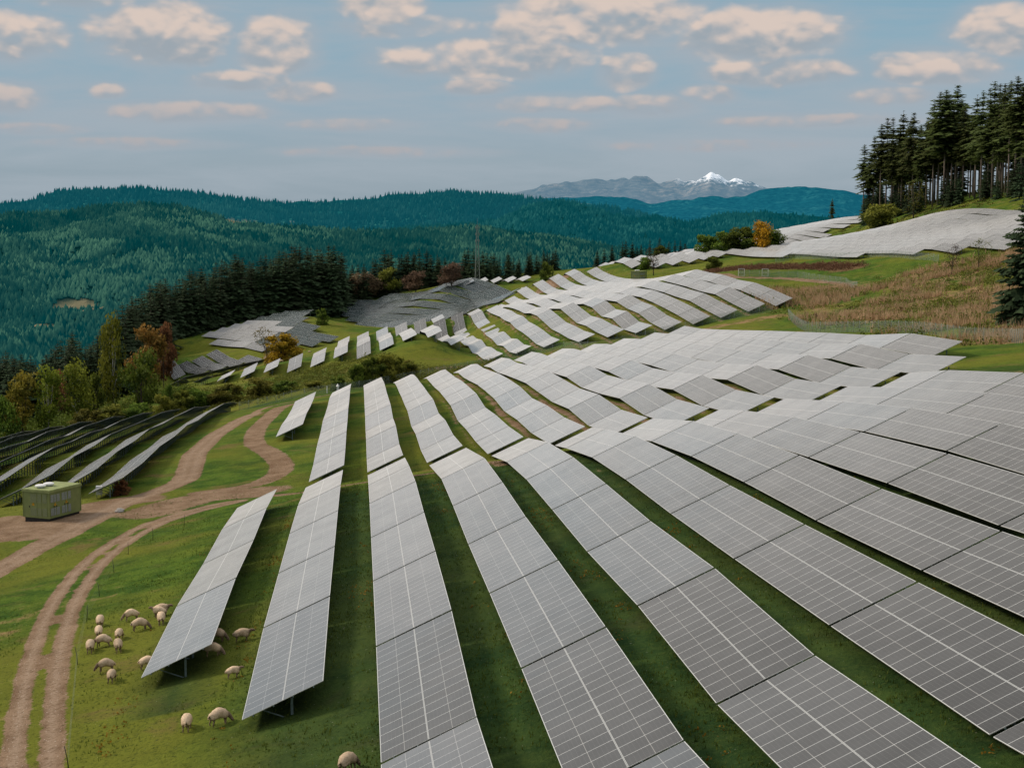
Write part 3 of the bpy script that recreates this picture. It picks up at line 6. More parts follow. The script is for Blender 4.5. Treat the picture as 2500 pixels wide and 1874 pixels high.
FEAT={"track1":[[-17.31, 79.34], [-17.74, 82.23], [-20.03, 95.25], [-22.2, 109.36], [-24.18, 124.38], [-25.17, 136.85], [-25.37, 147.55], [-24.71, 157.56], [-23.36, 167.25], [-21.6, 171.74], [-18.45, 176.72], [-14.93, 180.06]], "track2":[[-36.28, 146.46], [-35.37, 152.58], [-33.54, 163.44], [-31.73, 172.5], [-30.22, 179.91], [-28.28, 190.09], [-25.05, 199.86], [-23.52, 207.17], [-23.85, 216.4], [-24.93, 235.71], [-24.9, 265.28], [-23.86, 294.74], [-20.97, 307.97]], "track3":[[-19.99, 191.96], [-14.02, 194.53], [-11.23, 200.89], [-10.79, 209.56], [-12.88, 222.7], [-16.41, 239.9], [-17.54, 256.8], [-18.02, 281.85], [-16.89, 305.72], [-14.4, 331.8]], "track4":[[-15.32, 184.88], [-10.17, 181.31], [-6.71, 177.7], [7.18, 169.94], [14.47, 173.67], [15.36, 161.72]], "junction":[[-24.4, 179.1], [-21.24, 184.82], [-17.6, 188.1], [-12.55, 187.91]], "pad":[[-43.17, 182.92], [-39.74, 176.89], [-36.08, 176.13], [-32.9, 179.04], [-31.06, 187.43], [-27.95, 190.62]], "pad2":[[-40.7, 172.26], [-38.06, 170.87], [-35.0, 170.74]], "rtrack":[[124.02, 532.75], [115.6, 475.19], [121.82, 466.49], [127.31, 463.23], [131.76, 457.41], [136.33, 444.63], [138.52, 429.37], [132.7, 395.57]], "dirtC":[[23.18, 416.07], [27.53, 415.92]], "sheep":[[-19.06, 112.39, 0, 0], [-18.49, 108.39, 5, 0], [-18.33, 104.0, 0, 0], [-17.6, 104.76, 85, 0], [-16.7, 105.89, -10, 0], [-16.24, 102.33, 15, 0], [-16.78, 112.09, 110, 0], [-15.5, 107.29, -80, 0], [-14.54, 111.34, -95, 1], [-14.59, 110.76, 80, 1], [-14.1, 107.9, 5, 0], [-16.27, 97.61, 100, 0], [-15.46, 94.74, -8, 0], [-13.43, 95.79, -85, 0], [-9.38, 98.47, -95, 0], [-9.28, 95.01, -100, 0], [-7.67, 96.98, -88, 1], [-7.57, 88.76, -75, 1], [-9.37, 81.05, -5, 0], [-7.63, 80.41, -60, 0], [-0.74, 67.37, -40, 0], [-24.54, 485.68, -90, 0], [-18.07, 553.73, -90, 0]], "efence":[[-15.26, 79.23], [-18.72, 101.29], [-20.75, 116.41], [-21.63, 127.43], [-22.25, 138.99], [-22.32, 147.94], [-20.99, 155.64], [-18.74, 163.09]], "fenceB":[[-27.1, 346.92], [-19.12, 357.5], [-16.59, 362.33], [-13.53, 361.38], [-9.55, 361.58], [-5.55, 361.38], [-0.7, 362.08], [1.74, 362.33], [7.32, 373.05], [21.69, 389.49], [30.1, 387.06], [37.2, 386.8], [44.21, 383.49], [50.81, 379.09], [56.76, 368.28], [67.12, 367.33], [76.49, 374.02], [87.6, 375.4], [97.17, 369.03], [102.92, 368.39]], "fenceR":[[97.65, 344.17], [86.33, 291.12], [86.59, 281.87], [88.81, 264.56], [91.55, 245.74], [91.71, 226.09], [93.8, 214.23], [88.92, 198.72]], "fenceI":[[145.33, 529.09], [154.84, 540.99], [157.88, 524.5], [161.07, 505.7], [163.78, 485.84], [165.18, 482.74], [165.18, 466.36], [165.4, 450.92], [167.71, 440.43], [168.09, 432.83]], "fenceG":[[118.24, 471.81], [123.66, 467.88], [128.2, 464.7], [133.95, 459.15], [137.25, 443.01], [139.42, 432.19], [131.74, 397.76]], "fenceL":[[-74.62, 585], [-78.05, 650], [-74.36, 680], [-68.65, 700], [-64.41, 710], [-53.69, 728], [-42.25, 745]], "trees":[[-67.74, 430.0, 29.63, 8.02, "birch", "tall yellow-green birch standing in front of the dark conifers"], [-56.66, 405.0, 19.25, 11.58, "round", "round green broadleaf tree at the far end of the lower panel rows"], [-62.93, 470.0, 23.69, 11.03, "red", "orange-red autumn tree in front of the dark spruce belt"], [-60.34, 480.0, 25.19, 7.22, "crimson", "crimson autumn tree just right of the orange-red one"], [-71.99, 400.0, 19.7, 9.03, "birch", "drooping green birch among the trees at the left"], [-79.13, 398.0, 19.11, 7.91, "birch", "tall thin birch with pale trunk at the left"], [-85.04, 396.0, 18.09, 13.11, "orange", "broad yellow-orange autumn tree near the left edge of the photo"], [-88.08, 392.0, 12.49, 8.26, "green", "dark green tree at the very left edge of the photo"], [-83.43, 440.0, 15.9, 5.3, "crimson", "small reddish tree behind the birches at the left"], [-69.16, 410.0, 15.05, 7.4, "green", "dense green broadleaf tree between the birches"], [-33.59, 560.0, 14.39, 9.78, "thin", "sparse autumn tree behind the round rust-brown one"], [-26.33, 520.0, 10.23, 13.15, "rust", "round rust-brown tree standing among the small panel tables"], [-33.17, 762.66, 6.81, 12.85, "olive", "small yellow-green tree in front of the dark spruce wall"], [-10.97, 796.8, 11.4, 14.87, "brown", "brown autumn tree left of its taller brown neighbour above the dark panel field"], [2.08, 790.05, 15.3, 19.5, "brown", "tall brown autumn tree above the dark panel field"], [13.95, 794.26, 15.21, 14.34, "olive", "yellow-green tree between two brown ones above the dark panel field"], [28.15, 774.05, 11.49, 14.44, "brown", "reddish brown tree above the middle of the dark panel field"], [42.92, 721.39, 12.18, 17.37, "brown", "wide pinkish brown tree left of the lattice mast"], [83.42, 690.0, 13.18, 7.48, "green", "small green tree beside the distant green station"], [113.59, 590.0, 11.56, 8.17, "bare", "almost bare dark tree in front of the far panel rows"], [168.37, 640.0, 10.92, 6.55, "yellow", "bright yellow tree rising out of dark bushes"], [243.17, 700.0, 12.99, 17.7, "bushy", "big yellow-green bush at the edge of the pine wood"], [257.47, 700.0, 20.01, 12.64, "thin", "pale thin tree in front of the pine wood"], [154.25, 390.0, 8.61, 5.17, "thin", "small crooked tree at the lower edge of the upper right panels"], [159.39, 385.0, 9.04, 5.33, "thin", "small sparse tree in front of the upper right panels"], [-48.94, 400.0, 8.9, 3.85, "green", "small dark tree right of the round green one"], [-30.44, 197.0, 2.12, 2.37, "redbush", "reddish bush at the near end of the lower panel rows"]], "bushes":[[3.01, 372.0, 7.02, 5.6, "b", ""], [5.85, 375.0, 7.19, 6.77, "b", ""], [9.57, 380.0, 6.05, 5.72, "b", ""], [-0.9, 370.0, 5.53, 4.45, "b", ""], [11.69, 382.0, 4.93, 4.14, "b", ""], [-25.66, 395.0, 4.94, 7.13, "b", ""], [-18.42, 390.0, 3.12, 5.87, "b", ""], [-11.17, 380.0, 2.11, 5.03, "b", ""], [-32.92, 398.0, 5.36, 7.19, "b", ""], [-41.35, 400.0, 5.68, 7.22, "b", ""], [-45.24, 398.0, 6.46, 5.51, "b", ""], [-36.29, 396.0, 4.38, 4.77, "b", ""], [-5.28, 365.0, 3.37, 3.74, "b", ""], [-50.12, 395.0, 6.42, 4.76, "b", ""], [-60.13, 385.0, 5.97, 6.95, "b", ""], [-54.52, 385.0, 5.34, 5.79, "b", ""], [-66.34, 382.0, 5.82, 6.9, "b", ""], [148.96, 655.0, 7.48, 9.86, "b", ""], [154.86, 650.0, 8.31, 11.74, "b", ""], [161.68, 645.0, 9.18, 11.65, "b", ""], [168.42, 640.0, 7.41, 11.56, "b", ""], [173.41, 640.0, 7.43, 9.63, "b", ""], [130.74, 660.0, 4.79, 5.96, "b", ""], [116.16, 620.0, 4.11, 5.6, "b", ""], [-15.6, 640.0, 5.65, 5.01, "b", ""], [130.06, 560.0, 4.16, 5.06, "b", ""]], "spruce":[[-101.58, 443.08, 19.73], [-103.79, 449.54, 21.95], [-106.77, 463.45, 22.92], [-99.57, 442.43, 20.02], [-104.17, 458.9, 19.77], [-105.46, 467.63, 20.81], [-97.45, 437.44, 18.82], [-102.79, 459.09, 21.85], [-105.39, 473.54, 21.16], [-97.68, 447.2, 19.23], [-99.07, 452.24, 19.51], [-102.91, 467.9, 20.21], [-95.35, 442.88, 18.39], [-98.8, 458.06, 17.76], [-102.15, 470.16, 18.09], [-94.97, 446.17, 17.73], [-99.34, 463.36, 19.82], [-100.25, 473.52, 16.9], [-94.92, 452.45, 16.29], [-97.58, 464.16, 17.66], [-99.37, 476.35, 19.23], [-91.83, 446.91, 15.86], [-95.21, 463.59, 16.96], [-98.65, 476.76, 17.21], [-92.21, 454.62, 15.63], [-94.9, 472.62, 17.04], [-96.19, 477.95, 17.22], [-89.9, 454.81, 15.93], [-94.13, 473.5, 18.31], [-95.11, 477.76, 18.09], [-90.06, 462.07, 15.49], [-93.13, 475.87, 19.77], [-93.65, 482.75, 19.85], [-89.36, 462.4, 16.3], [-91.24, 473.25, 20.41], [-93.52, 488.35, 21.89], [-86.09, 460.94, 19.53], [-89.1, 470.24, 21.59], [-93.2, 494.18, 20.43], [-85.68, 464.22, 19.56], [-87.58, 478.1, 21.45], [-91.17, 493.42, 22.3], [-85.02, 469.61, 18.63], [-86.8, 475.61, 23.29], [-89.41, 491.87, 24.15], [-84.09, 470.91, 17.13], [-85.93, 482.96, 21.05], [-88.83, 502.14, 19.42], [-82.96, 475.49, 17.66], [-84.06, 486.08, 17.77], [-87.68, 504.07, 19.83], [-81.74, 477.83, 18.8], [-84.35, 490.36, 19.47], [-85.37, 504.53, 20.94], [-81.27, 486.81, 18.92], [-83.45, 500.68, 22.34], [-85.2, 512.14, 22.44], [-79.84, 490.73, 20.22], [-83.19, 512.86, 25.46], [-84.54, 517.9, 25.82], [-79.68, 493.69, 21.42], [-82.43, 513.1, 26.41], [-84.0, 521.47, 24.67], [-80.05, 513.31, 26.0], [-82.07, 523.59, 26.01], [-84.56, 539.03, 27.89], [-79.86, 520.78, 28.65], [-82.14, 545.37, 31.24], [-83.68, 543.49, 29.34], [-80.59, 540.57, 27.22], [-82.5, 560.23, 29.21], [-84.41, 573.45, 24.38], [-81.77, 562.07, 28.07], [-83.53, 577.92, 26.14], [-86.16, 597.76, 25.53], [-82.89, 583.9, 21.11], [-84.42, 602.44, 27.1], [-85.51, 602.5, 27.49], [-82.06, 590.57, 21.41], [-83.84, 607.38, 29.58], [-85.87, 629.62, 28.76], [-81.92, 617.15, 28.8], [-83.6, 627.96, 31.95], [-86.33, 650.54, 25.84], [-82.02, 626.69, 27.12], [-83.36, 645.96, 27.41], [-85.92, 651.8, 23.88], [-81.0, 640.87, 27.41], [-83.37, 654.68, 25.3], [-84.57, 670.89, 26.76], [-80.81, 645.42, 22.64], [-82.11, 664.59, 24.91], [-84.01, 681.55, 27.51], [-79.7, 660.12, 21.65], [-79.54, 671.46, 22.93], [-82.33, 685.16, 23.69], [-78.07, 662.62, 22.36], [-79.71, 681.24, 24.7], [-79.68, 689.56, 22.49], [-74.97, 673.56, 24.39], [-76.51, 681.33, 26.02], [-79.14, 691.33, 26.98], [-74.69, 676.25, 24.41], [-74.0, 684.83, 28.94], [-78.13, 704.64, 25.85], [-73.16, 681.01, 25.49], [-73.74, 692.66, 29.12], [-73.59, 707.56, 28.61], [-69.46, 681.17, 23.22], [-70.24, 699.99, 29.34], [-72.14, 713.97, 28.48], [-67.22, 685.36, 24.26], [-68.66, 696.88, 26.1], [-70.95, 711.4, 25.8], [-65.31, 688.99, 22.41], [-66.33, 711.16, 26.19], [-68.78, 719.36, 26.8], [-64.64, 695.55, 24.11], [-64.94, 711.73, 30.62], [-67.16, 726.99, 29.81], [-61.56, 694.07, 26.86], [-62.05, 708.97, 30.9], [-64.1, 722.9, 28.64], [-58.61, 709.4, 27.51], [-61.21, 714.16, 30.18], [-62.05, 733.23, 29.74], [-56.16, 708.74, 28.57], [-57.5, 726.95, 32.89], [-60.09, 735.91, 29.38], [-53.43, 708.1, 27.33], [-56.11, 725.56, 28.96], [-56.81, 739.7, 31.55], [-52.34, 716.14, 22.64], [-53.97, 723.98, 29.68], [-54.93, 741.73, 30.33], [-50.0, 722.22, 25.72], [-49.97, 729.6, 26.86], [-52.15, 745.48, 27.76], [-47.58, 725.44, 25.12], [-49.6, 734.69, 27.62], [-48.9, 754.14, 24.38], [-45.88, 726.83, 25.19], [-46.14, 734.15, 29.92], [-46.62, 749.61, 24.71], [-42.96, 727.94, 24.16], [-44.0, 735.55, 30.03], [-44.53, 751.4, 29.22], [-39.91, 729.25, 28.34], [-42.02, 743.39, 26.69], [-43.13, 760.33, 27.11], [-37.86, 733.38, 28.15], [-39.83, 746.24, 27.41], [-38.88, 760.97, 30.12], [-34.39, 731.22, 30.81], [-35.13, 751.88, 29.12], [-36.57, 758.87, 30.21], [-32.51, 733.68, 29.28], [-32.25, 748.07, 33.59], [-35.38, 766.51, 27.75], [-31.46, 742.38, 30.06], [-30.98, 756.37, 32.5], [-31.77, 771.27, 30.15], [-27.14, 742.02, 26.62], [-28.71, 758.81, 32.57], [-29.17, 765.91, 30.07], [-25.44, 741.38, 29.69], [-25.26, 759.41, 31.98], [-25.7, 774.8, 29.69], [-22.71, 743.27, 27.77], [-23.41, 758.23, 28.76], [-23.91, 771.15, 30.32], [-20.04, 750.26, 29.88], [-19.81, 758.75, 29.37], [-20.85, 776.47, 30.23], [-18.07, 754.13, 29.34], [-18.73, 763.05, 31.43], [-18.33, 775.21, 28.03], [-15.71, 755.41, 29.35], [-15.0, 769.72, 33.55], [-15.28, 781.53, 29.99], [-13.3, 750.32, 29.41], [-12.33, 768.64, 33.04], [-12.9, 785.8, 27.15], [-8.75, 764.81, 25.25], [-9.67, 781.66, 26.77], [-9.0, 800.41, 25.66], [-5.65, 790.74, 14.28], [-7.71, 797.65, 17.78], [-4.72, 790.34, 17.37], [-3.58, 806.26, 17.79], [-0.69, 792.22, 12.13], [-0.65, 801.75, 18.17], [2.11, 787.95, 17.03], [2.4, 809.8, 17.02], [3.38, 788.43, 16.98], [2.52, 807.61, 15.22], [5.58, 797.3, 14.84], [7.04, 810.13, 18.94], [10.19, 795.01, 17.1], [8.4, 806.64, 18.54], [12.72, 796.53, 17.69], [13.09, 810.03, 22.94], [15.13, 802.58, 20.35], [15.06, 813.54, 20.09], [16.5, 799.03, 20.52], [16.67, 811.22, 22.32], [20.55, 805.38, 19.71], [22.19, 814.15, 19.07], [23.34, 805.12, 16.1], [24.52, 813.18, 18.72], [24.98, 805.33, 20.54], [25.76, 813.52, 20.1], [28.29, 805.03, 18.99], [29.16, 822.48, 19.27], [31.64, 807.8, 13.79], [31.54, 815.5, 21.44], [33.36, 805.16, 14.78], [35.66, 816.74, 21.0], [36.98, 810.6, 15.52], [37.91, 819.23, 18.21], [40.29, 806.76, 13.95], [41.47, 821.16, 18.02], [41.7, 806.71, 16.84], [42.11, 818.85, 15.37], [46.54, 812.32, 11.57], [45.53, 823.15, 16.34], [49.79, 813.54, 15.02], [47.86, 821.22, 14.96], [52.62, 811.98, 13.22], [51.29, 830.83, 14.2], [54.52, 816.59, 18.07], [56.76, 829.48, 20.34], [58.47, 820.13, 16.46], [58.52, 829.06, 21.32], [62.2, 823.72, 15.37], [61.6, 832.2, 20.34], [63.44, 817.92, 19.23], [64.2, 837.19, 14.73], [66.25, 822.53, 13.48], [67.03, 837.97, 17.32], [67.82, 821.63, 19.11], [71.61, 839.86, 15.71], [72.43, 828.12, 12.5], [73.15, 838.09, 15.55], [74.17, 829.29, 14.7], [76.89, 846.13, 12.27], [80.45, 835.34, 9.06], [81.33, 845.34, 13.96], [80.21, 832.12, 14.12], [82.12, 846.05, 13.21], [85.81, 836.74, 9.63], [85.0, 851.24, 10.65], [86.38, 836.19, 10.19], [88.72, 855.09, 9.4], [92.47, 843.72, 12.75], [94.28, 855.33, 9.95], [93.71, 847.43, 10.56], [95.54, 858.55, 11.93], [97.45, 845.38, 11.07], [100.79, 863.26, 9.06], [102.27, 854.46, 12.13], [103.33, 860.51, 10.25], [104.64, 857.18, 10.91], [107.16, 866.83, 10.41], [109.5, 856.61, 12.91], [109.27, 867.65, 11.17], [136.46, 880.0, 10.51], [140.49, 880.0, 11.26], [145.06, 880.0, 12.44], [151.26, 880.0, 13.6], [153.14, 880.0, 13.83], [156.94, 880.0, 12.15], [162.09, 880.0, 10.23], [167.21, 880.0, 12.28], [172.9, 880.0, 12.11], [178.35, 880.0, 9.06], [181.87, 880.0, 9.53], [185.14, 880.0, 8.73], [204.98, 960.0, 8], [213.27, 960.0, 8], [219.81, 960.0, 8], [224.3, 960.0, 8], [228.74, 960.0, 8], [231.77, 960.0, 8], [159.66, 880.0, 9.04], [175.92, 880.0, 8]], "lone":[[305.99, 980.0, 23.2], [323.93, 985.0, 12.39], [296.09, 985.0, 10.43]], "pine":[[270.78, 812.05, 40.76], [273.58, 810.98, 36.09], [267.38, 785.87, 44.56], [266.22, 772.14, 49.23], [275.4, 789.62, 51.13], [267.07, 757.56, 50.18], [276.75, 774.28, 44.63], [276.21, 768.62, 52.07], [277.34, 760.72, 45.89], [273.02, 744.59, 48.59], [272.2, 732.46, 42.0], [276.88, 735.92, 44.04], [275.91, 724.75, 50.67], [279.19, 726.45, 54.13], [274.61, 707.03, 53.94], [278.27, 707.4, 47.45], [283.04, 714.32, 54.41], [280.03, 697.53, 42.53], [282.42, 694.98, 38.41], [279.16, 681.27, 47.21], [271.21, 655.4, 47.95], [275.12, 657.32, 48.09], [268.87, 637.77, 49.79], [266.59, 627.25, 44.14], [270.9, 632.0, 47.4], [262.54, 606.68, 47.06], [260.91, 596.46, 47.93], [263.16, 596.16, 44.57], [259.89, 581.23, 44.53], [264.93, 585.91, 40.13], [285.06, 773.04, 35.51], [297.79, 750.46, 32.7], [275.2, 621.13, 39.49], [286.52, 678.57, 40.9], [291.43, 733.8, 39.15], [293.77, 712.23, 38.73], [287.65, 696.68, 32.07], [290.53, 760.12, 39.68], [289.87, 743.34, 32.55], [284.93, 808.23, 37.8], [283.16, 642.24, 35.13], [280.67, 793.12, 35.55], [275.16, 622.94, 36.27], [284.88, 751.29, 34.01], [292.26, 749.71, 32.14], [289.22, 708.83, 31.19], [283.05, 640.39, 39.35], [285.76, 698.91, 38.45], [291.41, 753.71, 32.54], [295.79, 738.56, 36.78], [284.87, 677.71, 32.22], [289.89, 669.87, 31.59], [284.18, 666.68, 32.02], [285.1, 664.51, 40.23], [276.08, 616.49, 37.56], [298.33, 746.01, 39.03]], "under":[[267.31, 747.52, 12.66], [272.48, 681.44, 15.09], [263.25, 619.32, 10.63], [256.67, 569.09, 12.4], [269.79, 727.86, 9.83], [271.05, 699.54, 14.67], [268.52, 644.94, 9.07], [269.51, 722.88, 12.77], [255.63, 579.95, 16.84], [270.11, 690.66, 8.0], [265.97, 779.6, 14.87], [257.28, 573.39, 11.31], [266.04, 748.01, 9.39], [265.68, 755.19, 12.71], [256.89, 571.68, 7.18], [265.86, 752.65, 14.07], [255.38, 567.64, 11.69], [262.54, 785.14, 15.63], [263.87, 776.1, 16.51], [253.26, 566.88, 10.07], [267.97, 752.87, 14.98], [266.37, 730.63, 13.75], [261.76, 778.88, 14.89], [266.54, 722.41, 16.1], [268.83, 643.19, 14.83], [269.86, 685.88, 13.95], [272.89, 686.48, 13.75], [261.76, 614.25, 8.65], [260.44, 595.63, 15.67], [263.81, 776.52, 7.12]], "bigpine":[105.13, 235.0, 20.1], "mast":[61.14, 800.0, 33.75], "st1":[[-35.62, 178.31], [-39.41, 180.35], [-33.34, 182.36]], "marker":[-5.3, 361.05], "whitepost":[-7.78, 360.4]}
sc=bpy.context.scene
C=sc.collection
rad=math.radians
rnd=random.Random(7)
nr=np.random.default_rng(11)
F_PX=3755.5/2500.0
YAW=rad(5.656);PITCH=math.atan(377/3755.5);TILT=rad(24.97)
# ------------------------------------------------------------------ terrain
GRID=(-260.0,30.0,117,206)
# thin plate surface through the surveyed ground points, sampled on a 6 m grid
PC=np.array(CTRL,float)
def tps(a,c):
    q=((a[:,None,:2]-c[None,:,:2])**2).sum(-1)/2500.0
    return q*np.log(q+1e-9)*.5
n_=len(PC);Am=np.zeros((n_+3,n_+3));Am[:n_,:n_]=tps(PC,PC)+np.eye(n_)*2e-3;Am[:n_,n_]=1;Am[:n_,n_+1:]=PC[:,:2]/50;Am[n_,:n_]=1;Am[n_+1:,:n_]=PC[:,:2].T/50
Wt=np.linalg.solve(Am,np.concatenate([PC[:,2],[0,0,0]]))
gx_,gy_=np.meshgrid(GRID[0]+6*np.arange(GRID[2]),GRID[1]+6*np.arange(GRID[3]));qq=np.stack([gx_.ravel(),gy_.ravel()],1)
ZG=np.concatenate([tps(qq[i:i+3000],PC)@Wt[:-3]+Wt[-3]+qq[i:i+3000]/50@Wt[-2:] for i in range(0,len(qq),3000)]).reshape(GRID[3],GRID[2])
def terr(x,y):
    x=np.asarray(x,float);y=np.asarray(y,float)
    fx=np.clip((x-GRID[0])/6,0.0,GRID[2]-1.001);fy=np.clip((y-GRID[1])/6,0.0,GRID[3]-1.001)
    i=np.floor(fx).astype(int);j=np.floor(fy).astype(int);a=fx-i;b=fy-j
    def w(t):
        return (-.5*t+t*t-.5*t**3, 1-2.5*t*t+1.5*t**3, .5*t+2*t*t-1.5*t**3, -.5*t*t+.5*t**3)
    wx=w(a);wy=w(b);out=0
    for q in range(4):
        jj=np.clip(j+q-1,0,GRID[3]-1);r=0
        for p in range(4):
            r=r+wx[p]*ZG[jj,np.clip(i+p-1,0,GRID[2]-1)]
        out=out+wy[q]*r
    # beyond the surveyed sheet the ground falls into the valley
    ox=np.maximum(np.maximum(GRID[0]-x,x-(GRID[0]+6*(GRID[2]-1))),0);oy=np.maximum(y-(GRID[1]+6*(GRID[3]-1)),0)
    return out-.12*ox-.16*oy
def tz(x,y): return float(terr(x,y))
# value noise (numpy) for painting masks on vertices
def vnoise(x,y,s,seed=0):
    x=np.asarray(x)/s;y=np.asarray(y)/s
    i=np.floor(x).astype(np.int64);j=np.floor(y).astype(np.int64);a=x-i;b=y-j
    a=a*a*(3-2*a);b=b*b*(3-2*b)
    def h(p,q):
        n=(p*374761393+q*668265263+seed*1442695041)&0xffffffff
        n=((n^(n>>13))*1274126177)&0xffffffff
        return ((n^(n>>16))&0xffff)/65535.0
    return (h(i,j)*(1-a)+h(i+1,j)*a)*(1-b)+(h(i,j+1)*(1-a)+h(i+1,j+1)*a)*b
def fbm(x,y,s,o=4,seed=0):
    r=0;am=.5
    for k in range(o):
        r=r+am*vnoise(x,y,s/2**k,seed+k*17);am*=.5
    return r/(1-.5**o)
# ------------------------------------------------------------------ helpers
def tag(o,label=None,cat=None,group=None,kind=None):
    if label:o['label']=label
    if cat:o['category']=cat
    if group:o['group']=group
    if kind:o['kind']=kind
    return o
def link(o,parent=None):
    C.objects.link(o)
    if parent is not None:o.parent=parent
    return o
def empty(name,loc=(0,0,0),rz=0):
    o=bpy.data.objects.new(name,None);C.objects.link(o);o.location=loc;o.rotation_euler=(0,0,rz);o.empty_display_size=.5
    return o
def npmesh(name,V,Fc,mats=(),col=None,mi=None,smooth=False,uv=None,attrs=None):
    me=bpy.data.meshes.new(name)
    V=np.asarray(V,np.float32)
    Fc=np.asarray(Fc,np.int32);k=Fc.shape[1];n=len(Fc)
    me.vertices.add(len(V));me.vertices.foreach_set('co',V.ravel())
    me.loops.add(n*k);me.loops.foreach_set('vertex_index',Fc.ravel())
    me.polygons.add(n);me.polygons.foreach_set('loop_start',np.arange(0,n*k,k,dtype=np.int32))
    try: me.polygons.foreach_set('loop_total',np.full(n,k,np.int32))
    except Exception: pass
    for m in mats: me.materials.append(m)
    if mi is not None: me.polygons.foreach_set('material_index',np.asarray(mi,np.int32))
    if smooth: me.polygons.foreach_set('use_smooth',np.ones(n,bool))
    me.update(calc_edges=True)
    if col is not None:
        a=me.color_attributes.new('tint','FLOAT_COLOR','POINT')
        c=np.ones((len(V),4),np.float32);c[:,:3]=col
        a.data.foreach_set('color',c.ravel())
    if attrs:
        for nm,v in attrs.items():
            a=me.attributes.new(nm,'FLOAT','POINT');a.data.foreach_set('value',np.asarray(v,np.float32).ravel())
    if uv is not None:
        l=me.uv_layers.new(name='UVMap');l.data.foreach_set('uv',np.asarray(uv,np.float32).ravel())
    return me
class MB:
    def __init__(s): s.v=[];s.f=[];s.m=[];s.mi=0
    def box(s,c,d,M=None):
        x,y,z=[q/2 for q in d]
        P=[Vector((a*x,b*y,e*z)) for a in(-1,1) for b in(-1,1) for e in(-1,1)]
        if M is not None:P=[M@p for p in P]
        n=len(s.v);s.v+=[p+Vector(c) for p in P]
        for q in((0,1,3,2),(4,6,7,5),(0,4,5,1),(2,3,7,6),(0,2,6,4),(1,5,7,3)):
            s.f.append(tuple(n+i for i in q));s.m.append(s.mi)
    def bar(s,a,b,w,h=None,up=(0,0,1)):
        a=Vector(a);b=Vector(b);d=(b-a);L=d.length
        if L<1e-6:return
        d=d/L;u=Vector(up)
        if abs(d.dot(u))>.98:u=Vector((1,0,0))
        r=d.cross(u).normalized();t=r.cross(d)
        M=Matrix((r,d,t)).transposed()
        s.box((a+b)/2,(w,L,h or w),M)
    def tube(s,pts,rr,n=6,cap=True):
        rings=[]
        for k,p in enumerate(pts):
            p=Vector(p);q=Vector(pts[min(k+1,len(pts)-1)])-Vector(pts[max(k-1,0)]);q.normalize()
            u=Vector((1,0,0)) if abs(q.x)<.9 else Vector((0,1,0))
            a=q.cross(u).normalized();b=q.cross(a)
            i0=len(s.v);r=rr[k] if hasattr(rr,'__len__') else rr
            for j in range(n):
                t=2*math.pi*j/n;s.v.append(p+a*(math.cos(t)*r)+b*(math.sin(t)*r))
            rings.append(i0)
        for a,b in zip(rings,rings[1:]):
            for j in range(n):
                s.f.append((a+j,a+(j+1)%n,b+(j+1)%n,b+j));s.m.append(s.mi)
        if cap:
            s.f.append(tuple(rings[0]+j for j in range(n))[::-1]);s.m.append(s.mi)
            s.f.append(tuple(rings[-1]+j for j in range(n)));s.m.append(s.mi)
    def mesh(s,name,mats,smooth=False):
        me=bpy.data.meshes.new(name);me.from_pydata([tuple(v) for v in s.v],[],s.f)
        for m in (mats if isinstance(mats,(list,tuple)) else [mats]):me.materials.append(m)
        me.polygons.foreach_set('material_index',s.m)
        if smooth:me.polygons.foreach_set('use_smooth',[True]*len(s.f))
        me.update();return me
    def obj(s,name,mats,parent=None,smooth=False):
        return link(bpy.data.objects.new(name,s.mesh(name,mats,smooth)),parent)
def new(name,me,parent=None,loc=(0,0,0),rot=(0,0,0),sc_=None):
    o=bpy.data.objects.new(name,me);link(o,parent);o.location=loc;o.rotation_euler=rot
    if sc_ is not None:o.scale=sc_ if hasattr(sc_,'__len__') else (sc_,)*3
    return o
